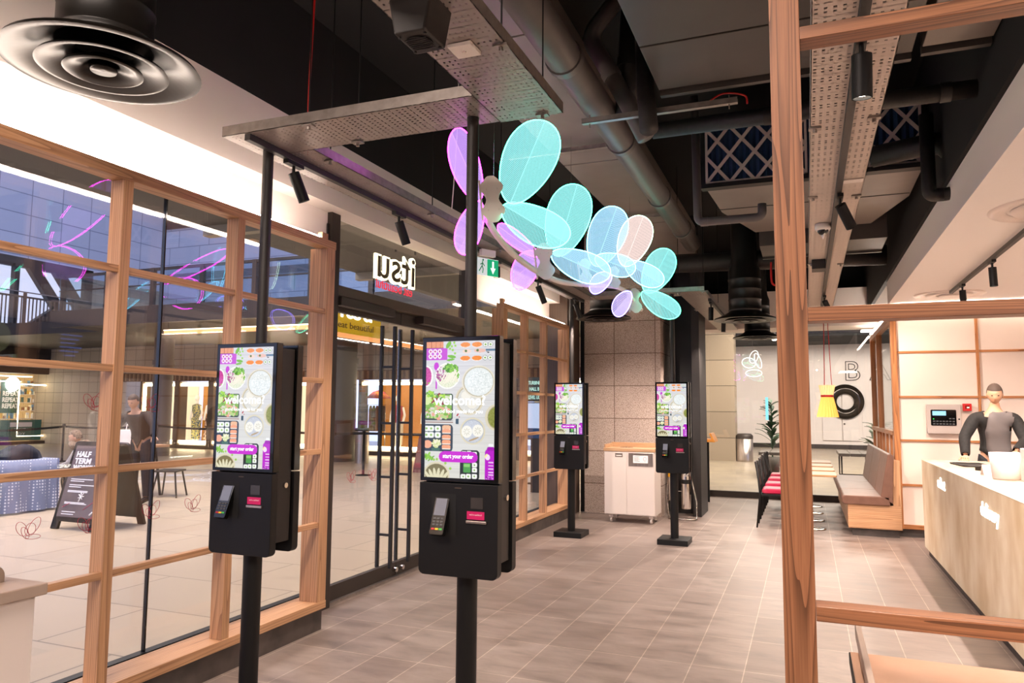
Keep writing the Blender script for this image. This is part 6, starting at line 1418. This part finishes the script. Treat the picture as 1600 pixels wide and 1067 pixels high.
# market table with cloth, coat, scarf
t = thing('market_table', 'trestle table under a grey spotted cloth outside at the far left', 'table', (-11.2, 6.6, 0))
MB().box((-0.4, -2.2, 0.74), (0.4, 1.45, 0.77)).build('table_board', M_white, t)
M_cloth = mat('spotted_cloth', '#8f98b0', 0.8)
b = M_cloth.node_tree.nodes['Principled BSDF']; vo = N(M_cloth, 'ShaderNodeTexVoronoi'); vo.inputs['Scale'].default_value = 22; vo.inputs['Randomness'].default_value = 0.0
Lk(M_cloth, coords(M_cloth), vo.inputs['Vector']); r = ramp(M_cloth, [(0.25, '#dfe2ec'), (0.32, '#7f88a4')]); Lk(M_cloth, vo.outputs['Distance'], r.inputs[0]); Lk(M_cloth, r.outputs[0], b.inputs['Base Color'])
vs = []; fs = []; K = 70
for i in range(K+1):
    y = -2.2+3.67*i/K; wv = 0.025*math.sin(i*0.9)+0.015*math.sin(i*2.3)
    vs += [(-0.42, y, 0.779), (0.42, y, 0.779), (0.43+wv*0.4, y, 0.6), (0.45+wv, y, 0.30), (0.47+wv*1.3, y, 0.03)]
for i in range(K):
    for j in range(4): fs.append((i*5+j, i*5+j+1, (i+1)*5+j+1, (i+1)*5+j))
o = MB().add(vs, fs, True).build('table_cloth_side', M_cloth, t); o.name = 'tablecloth'; tag(o, None)
vs = []; fs = []
for i in range(20):
    x = -0.42+0.88*i/19; wv = 0.02*math.sin(i*1.3); vs += [(x, 1.47, 0.779), (x, 1.50+wv, 0.4), (x, 1.52+wv, 0.03)]
for i in range(19):
    for j in range(2): fs.append((i*3+j, i*3+j+1, (i+1)*3+j+1, (i+1)*3+j))
MB().add(vs, fs, True).build('tablecloth_end', M_cloth, t)
def heap(name, label, cat, loc, sc_, m, seed):
    rs = random.Random(seed); bm = bmesh.new(); bmesh.ops.create_icosphere(bm, subdivisions=4, radius=1)
    ph = [rs.random()*6 for _ in range(6)]
    for v in bm.verts:
        c = v.co; f = 1+0.16*math.sin(3*c.x+ph[0]+2*c.y)+0.12*math.sin(5*c.y+ph[1]+3*c.z)+0.08*math.sin(7*c.x+4*c.z+ph[2])
        v.co = Vector((c.x*sc_[0]*f, c.y*sc_[1]*f, max(c.z, -0.25)*sc_[2]*f+0.25*sc_[2]))
    for f in bm.faces: f.smooth = True
    me = bpy.data.meshes.new(name); bm.to_mesh(me); bm.free(); me.materials.append(m); o = bpy.data.objects.new(name, me); COL.objects.link(o); o.location = loc; return tag(o, label, cat)
heap('folded_coat', 'dark folded coat lying on the spotted market table', 'coat', (-11.1, 7.65, 0.785), (0.22, 0.32, 0.16), mat('dark_blue_coat', '#23242e', 0.85), 2)
heap('scarf', 'purple patterned scarf lying on the market table at the picture edge', 'scarf', (-11.0, 6.95, 0.785), (0.16, 0.28, 0.07), noise_mat('purple_scarf', '#4a3a8a', '#a08a50', 18, 0.8), 5)
# wooden stand with paper bag, stool, red bag
t = thing('wooden_table', 'pale wooden trestle table behind the A-board', 'table', (-11.3, 9.75, 0))
MB().box((-0.7, -0.4, 0.86), (0.6, 0.4, 0.90)).build('table_board', M_owx, t)
for x in (-0.6, 0.5):
    for y in (-0.3, 0.3): MB().cyl((x, y*1.1, 0), (x, y*0.6, 0.86), 0.022, n=8).build('leg', M_black2, t)
t = thing('paper_bag', 'white paper carrier bag with pink side on the wooden table', 'bag', (-10.92, 9.5, 0.905), 0.5)
MB().box((-0.17, -0.08, 0), (0.13, 0.08, 0.27)).build('bag_front', M_white, t, 0.004); MB().box((0.13, -0.08, 0), (0.17, 0.08, 0.27)).build('bag_side', M_magenta, t); MB().tube([(-0.08, 0, 0.27), (-0.07, 0, 0.36), (0.03, 0, 0.36), (0.04, 0, 0.27)], 0.008, 8).build('bag_handle', M_white, t)
t = thing('metal_stool', 'low dark metal stool outside, right of the A-board', 'stool', (-10.5, 10.0, 0), 0.4)
MB().box((-0.2, -0.2, 0.44), (0.2, 0.2, 0.47)).build('seat', M_black2, t, 0.008)
for x in (-1, 1):
    for y in (-1, 1): MB().cyl((x*0.22, y*0.22, 0), (x*0.15, y*0.15, 0.44), 0.016, n=8).build('leg', M_black2, t)
t = thing('red_snack_bag', 'small red and white patterned bag standing on the concourse floor right of the left kiosk', 'bag', (-10.55, 12.6, 0)); MB().box((-0.16, -0.05, 0), (0.16, 0.05, 0.58)).build('bag_body', noise_mat('red_white_print', '#c02040', '#f0e0e0', 14, 0.5, p=(0.48, 0.54)), t, 0.03)
t = thing('folding_sign', 'small dark red folding board leaning outside behind the right door', 'sign', (-8.9, 16.5, 0)); MB().prism([(-0.3, 0), (-0.2, 0), (0.05, 0.9), (0.0, 0.9)], 'x', -0.2, 0.2).build('board', mat('dark_red_board', '#6a2a2a', 0.5), t)
# painted rings on the paving
t = thing('floor_graphic', 'white looping rings painted on the paving outside', 'floor marking', (-13.0, 12.5, 0.002))
mb = MB()
for cx, cy, r in ((0, 0, 0.9), (1.1, 0.6, 0.8), (-0.9, 1.2, 0.85), (0.4, 1.9, 0.9)):
    for k in range(3): mb.lathe([(r-k*0.16, 0), (r-k*0.16+0.03, 0), (r-k*0.16+0.03, 0.003), (r-k*0.16, 0.003)], (cx, cy, 0), n=40)
mb.build('painted_rings', mat('white_paint_line', '#e8e6e4', 0.5), t)
# outdoor signs of the restaurant
t = thing('glowing_name_sign', 'glowing shop name sign hanging outside above the doors, seen reversed', 'sign', (-3.95, 6.58, 2.80))
bk = emis('warm_halo_letters', (1.0, 0.86, 0.55, 1), 5)
text('itsu', 0.46, bk, t, basis((0, 0, 0.10), (0, -1, 0), (0, 0, 1)), 0.012, 'glowing_word', fit=0.80, bold=0.022)
text('itsu', 0.46, mat('letter_core', '#5a4a34', 0.5), t, basis((0.02, 0, 0.10), (0, -1, 0), (0, 0, 1)), 0.004, 'letter_core', fit=0.74, bold=0.002)
text('eat beautiful', 0.15, emis('red_letters', (1.0, 0.05, 0.08, 1), 1.0), t, basis((0, 0, -0.01), (0, -1, 0), (0, 0, 1)), 0.003, 'red_line', fit=0.72, bold=0.0)
MB().box((0.03, 0.34, 0.45), (0.05, 0.36, 0.6)).cyl((0, 0.0, 0.42), (0, 0.0, 0.42+0.02), 0.01).build('hanger', M_black, t)
t = thing('yellow_sign', 'yellow hanging shop sign outside above the left door', 'sign', (-4.7, 7.05, 2.41))
MB().cyl((0, -0.4, 0.38), (0, -0.4, 0.99), 0.006, n=8).build('hanger_rod', M_black, t); MB().cyl((0, 0.3, 0.38), (0, 0.3, 0.99), 0.006, n=8).build('hanger_rod', M_black, t)
MB().box((-0.01, -0.62, 0), (0.01, 0.46, 0.40)).build('yellow_board', mat('yellow_board', '#c9a410', 0.5, emit='#c9a410', es=0.35), t)
text('itsu', 0.34, M_wlet, t, basis((0.012, -0.05, 0.17), (0, 1, 0), (0, 0, 1)), 0.002, 'white_word', fit=0.62)
text('eat beautiful', 0.10, mat('brown_print', '#5a3a10', 0.5), t, basis((0.012, -0.05, 0.055), (0, 1, 0), (0, 0, 1)), 0.002, 'dark_line', fit=0.70)
t = thing('hall_sign', 'dark sign with pale words seen through the far oak window', 'sign', (-5.2, 13.4, 1.75))
MB().box((0.08, -0.02, -0.02), (0.60, 0.02, 0.45)).build('sign_board', mat('dark_green_board', '#24302c', 0.5), t)
for s_, z in (('TURBINE', 0.31), ('HALL B', 0.19), ('LEVEL UG', 0.03)): text(s_, 0.095, emis('mint_'+s_[:2], (0.6, 0.95, 0.85, 1), 1.2), t, basis((0.32, -0.024, z), (1, 0, 0), (0, 0, 1)), 0.002, 'sign_word', bold=0.002, fit=0.24 if len(s_) > 6 else 0.20)
t = thing('map_screen', 'lit white map screen seen through the far oak window below the dark sign', 'screen', (-4.95, 13.4, 1.1)); MB().box((-0.15, -0.02, -0.1), (0.55, 0.02, 0.62)).build('screen_body', M_black2, t); MB().box((0.0, -0.015, -1.1), (0.4, 0.015, -0.1)).build('stand', M_black2, t); MB().box((-0.12, -0.024, 0.12), (0.52, -0.02, 0.60)).build('map', emis('map_white', '#cfdcff', 1.1), t); MB().box((-0.12, -0.024, -0.07), (0.52, -0.02, 0.12)).build('map_key', emis('map_blue', '#38507a', 0.8), t)
# butterfly stickers on the glass
t0 = None
def sticker(lab, y, z, x=XW+0.009, s=1.0):
    global t0
    if t0 is None:
        t0 = thing('butterfly_sticker', lab, 'sticker', (x, y, z), 0, 'red outline butterfly stickers on the glass'); mb = MB()
        for cx, cz, rx, rz, ro in ((-0.035, 0.016, 0.024, 0.040, -0.6), (0.030, 0.024, 0.024, 0.046, 0.6), (-0.016, -0.006, 0.016, 0.034, -0.5), (0.010, 0.008, 0.028, 0.032, 0.3), (0.026, -0.030, 0.040, 0.012, 0.1)):
            pts = []
            for i in range(20): a = i/20*6.283; p, q = rx*math.cos(a), rz*math.sin(a); pts.append((0, cx+p*math.cos(ro)+q*math.sin(ro), cz-p*math.sin(ro)+q*math.cos(ro)))
            mb.tube(pts, 0.0012, 4, closed=True)
        mb.build('outline', mat('red_line', '#b01030', 0.5), t0); return t0
    c = copy_tree(t0); c.location = (x, y, z); c['label'] = lab; return c
SY = [(2.60, 0.965, 'red butterfly sticker low on the leftmost glass pane'), (2.935, 0.943, 'red butterfly sticker low on the glass over the A-board'), (3.347, 0.966, 'red butterfly sticker low on the glass at the thin dark joint'), (3.669, 0.966, 'red butterfly sticker low on the glass beside the left kiosk'), (2.926, 1.609, 'red butterfly sticker at eye level on the left glass'), (3.30, 1.606, 'red butterfly sticker at eye level in front of the lit shop windows'), (5.463, 0.988, 'red butterfly sticker on the left door'), (5.797, 0.977, 'red butterfly sticker on the left door near its handle')]
for y, z, l in SY: sticker(l, y, z, XW+0.009 if y < 5 else -3.672)
# people outside
J3 = {k: tuple(Vector(v)*1.0) for k, v in STAND.items()}
J3.update(chest=(0, -0.12, 1.36), neck=(0, -0.20, 1.52), skull=(0, -0.24, 1.60), shL=(-0.20, -0.14, 1.44), shR=(0.20, -0.14, 1.44), elL=(-0.30, -0.30, 1.22), wrL=(-0.22, -0.50, 1.08), elR=(0.42, -0.28, 1.28), wrR=(0.52, -0.42, 1.12))
person('dark-coated person reaching over the wooden table behind the A-board', (-10.15, 9.05, 0), 0.2, J3, M_skin, mat('brown_black_coat', '#2a1e1a', 0.85), M_jean, M_hair, (0.3, 0, 0))
J4 = {k: tuple(Vector(v)*0.95) for k, v in STAND.items()}
J4.update(pelvis=(0, 0.1, 0.50), waist=(0, 0.05, 0.62), chest=(0, -0.08, 0.82), neck=(0, -0.16, 0.95), skull=(0, -0.2, 1.02), hipL=(-0.1, 0.08, 0.47), knL=(-0.14, -0.30, 0.46), anL=(-0.13, -0.22, 0.10), toL=(-0.13, -0.38, 0.045), hipR=(0.1, 0.08, 0.47), knR=(0.14, -0.30, 0.46), anR=(0.13, -0.22, 0.10), toR=(0.13, -0.38, 0.045), shL=(-0.18, -0.1, 0.88), elL=(-0.24, -0.22, 0.66), wrL=(-0.16, -0.38, 0.60), shR=(0.18, -0.1, 0.88), elR=(0.24, -0.22, 0.66), wrR=(0.16, -0.38, 0.60))
person('crouching person in a grey coat with a brown fur hood beside the market table', (-10.80, 8.62, 0), -0.9, J4, M_skin, noise_mat('grey_white_coat', '#8a8480', '#a8a4a4', 12, 0.9), M_jean, noise_mat('brown_fur', '#4a382c', '#8a7460', 50, 0.95), (0.2, 0, 0), hood=noise_mat('brown_fur2', '#4a382c', '#8a7460', 50, 0.95))
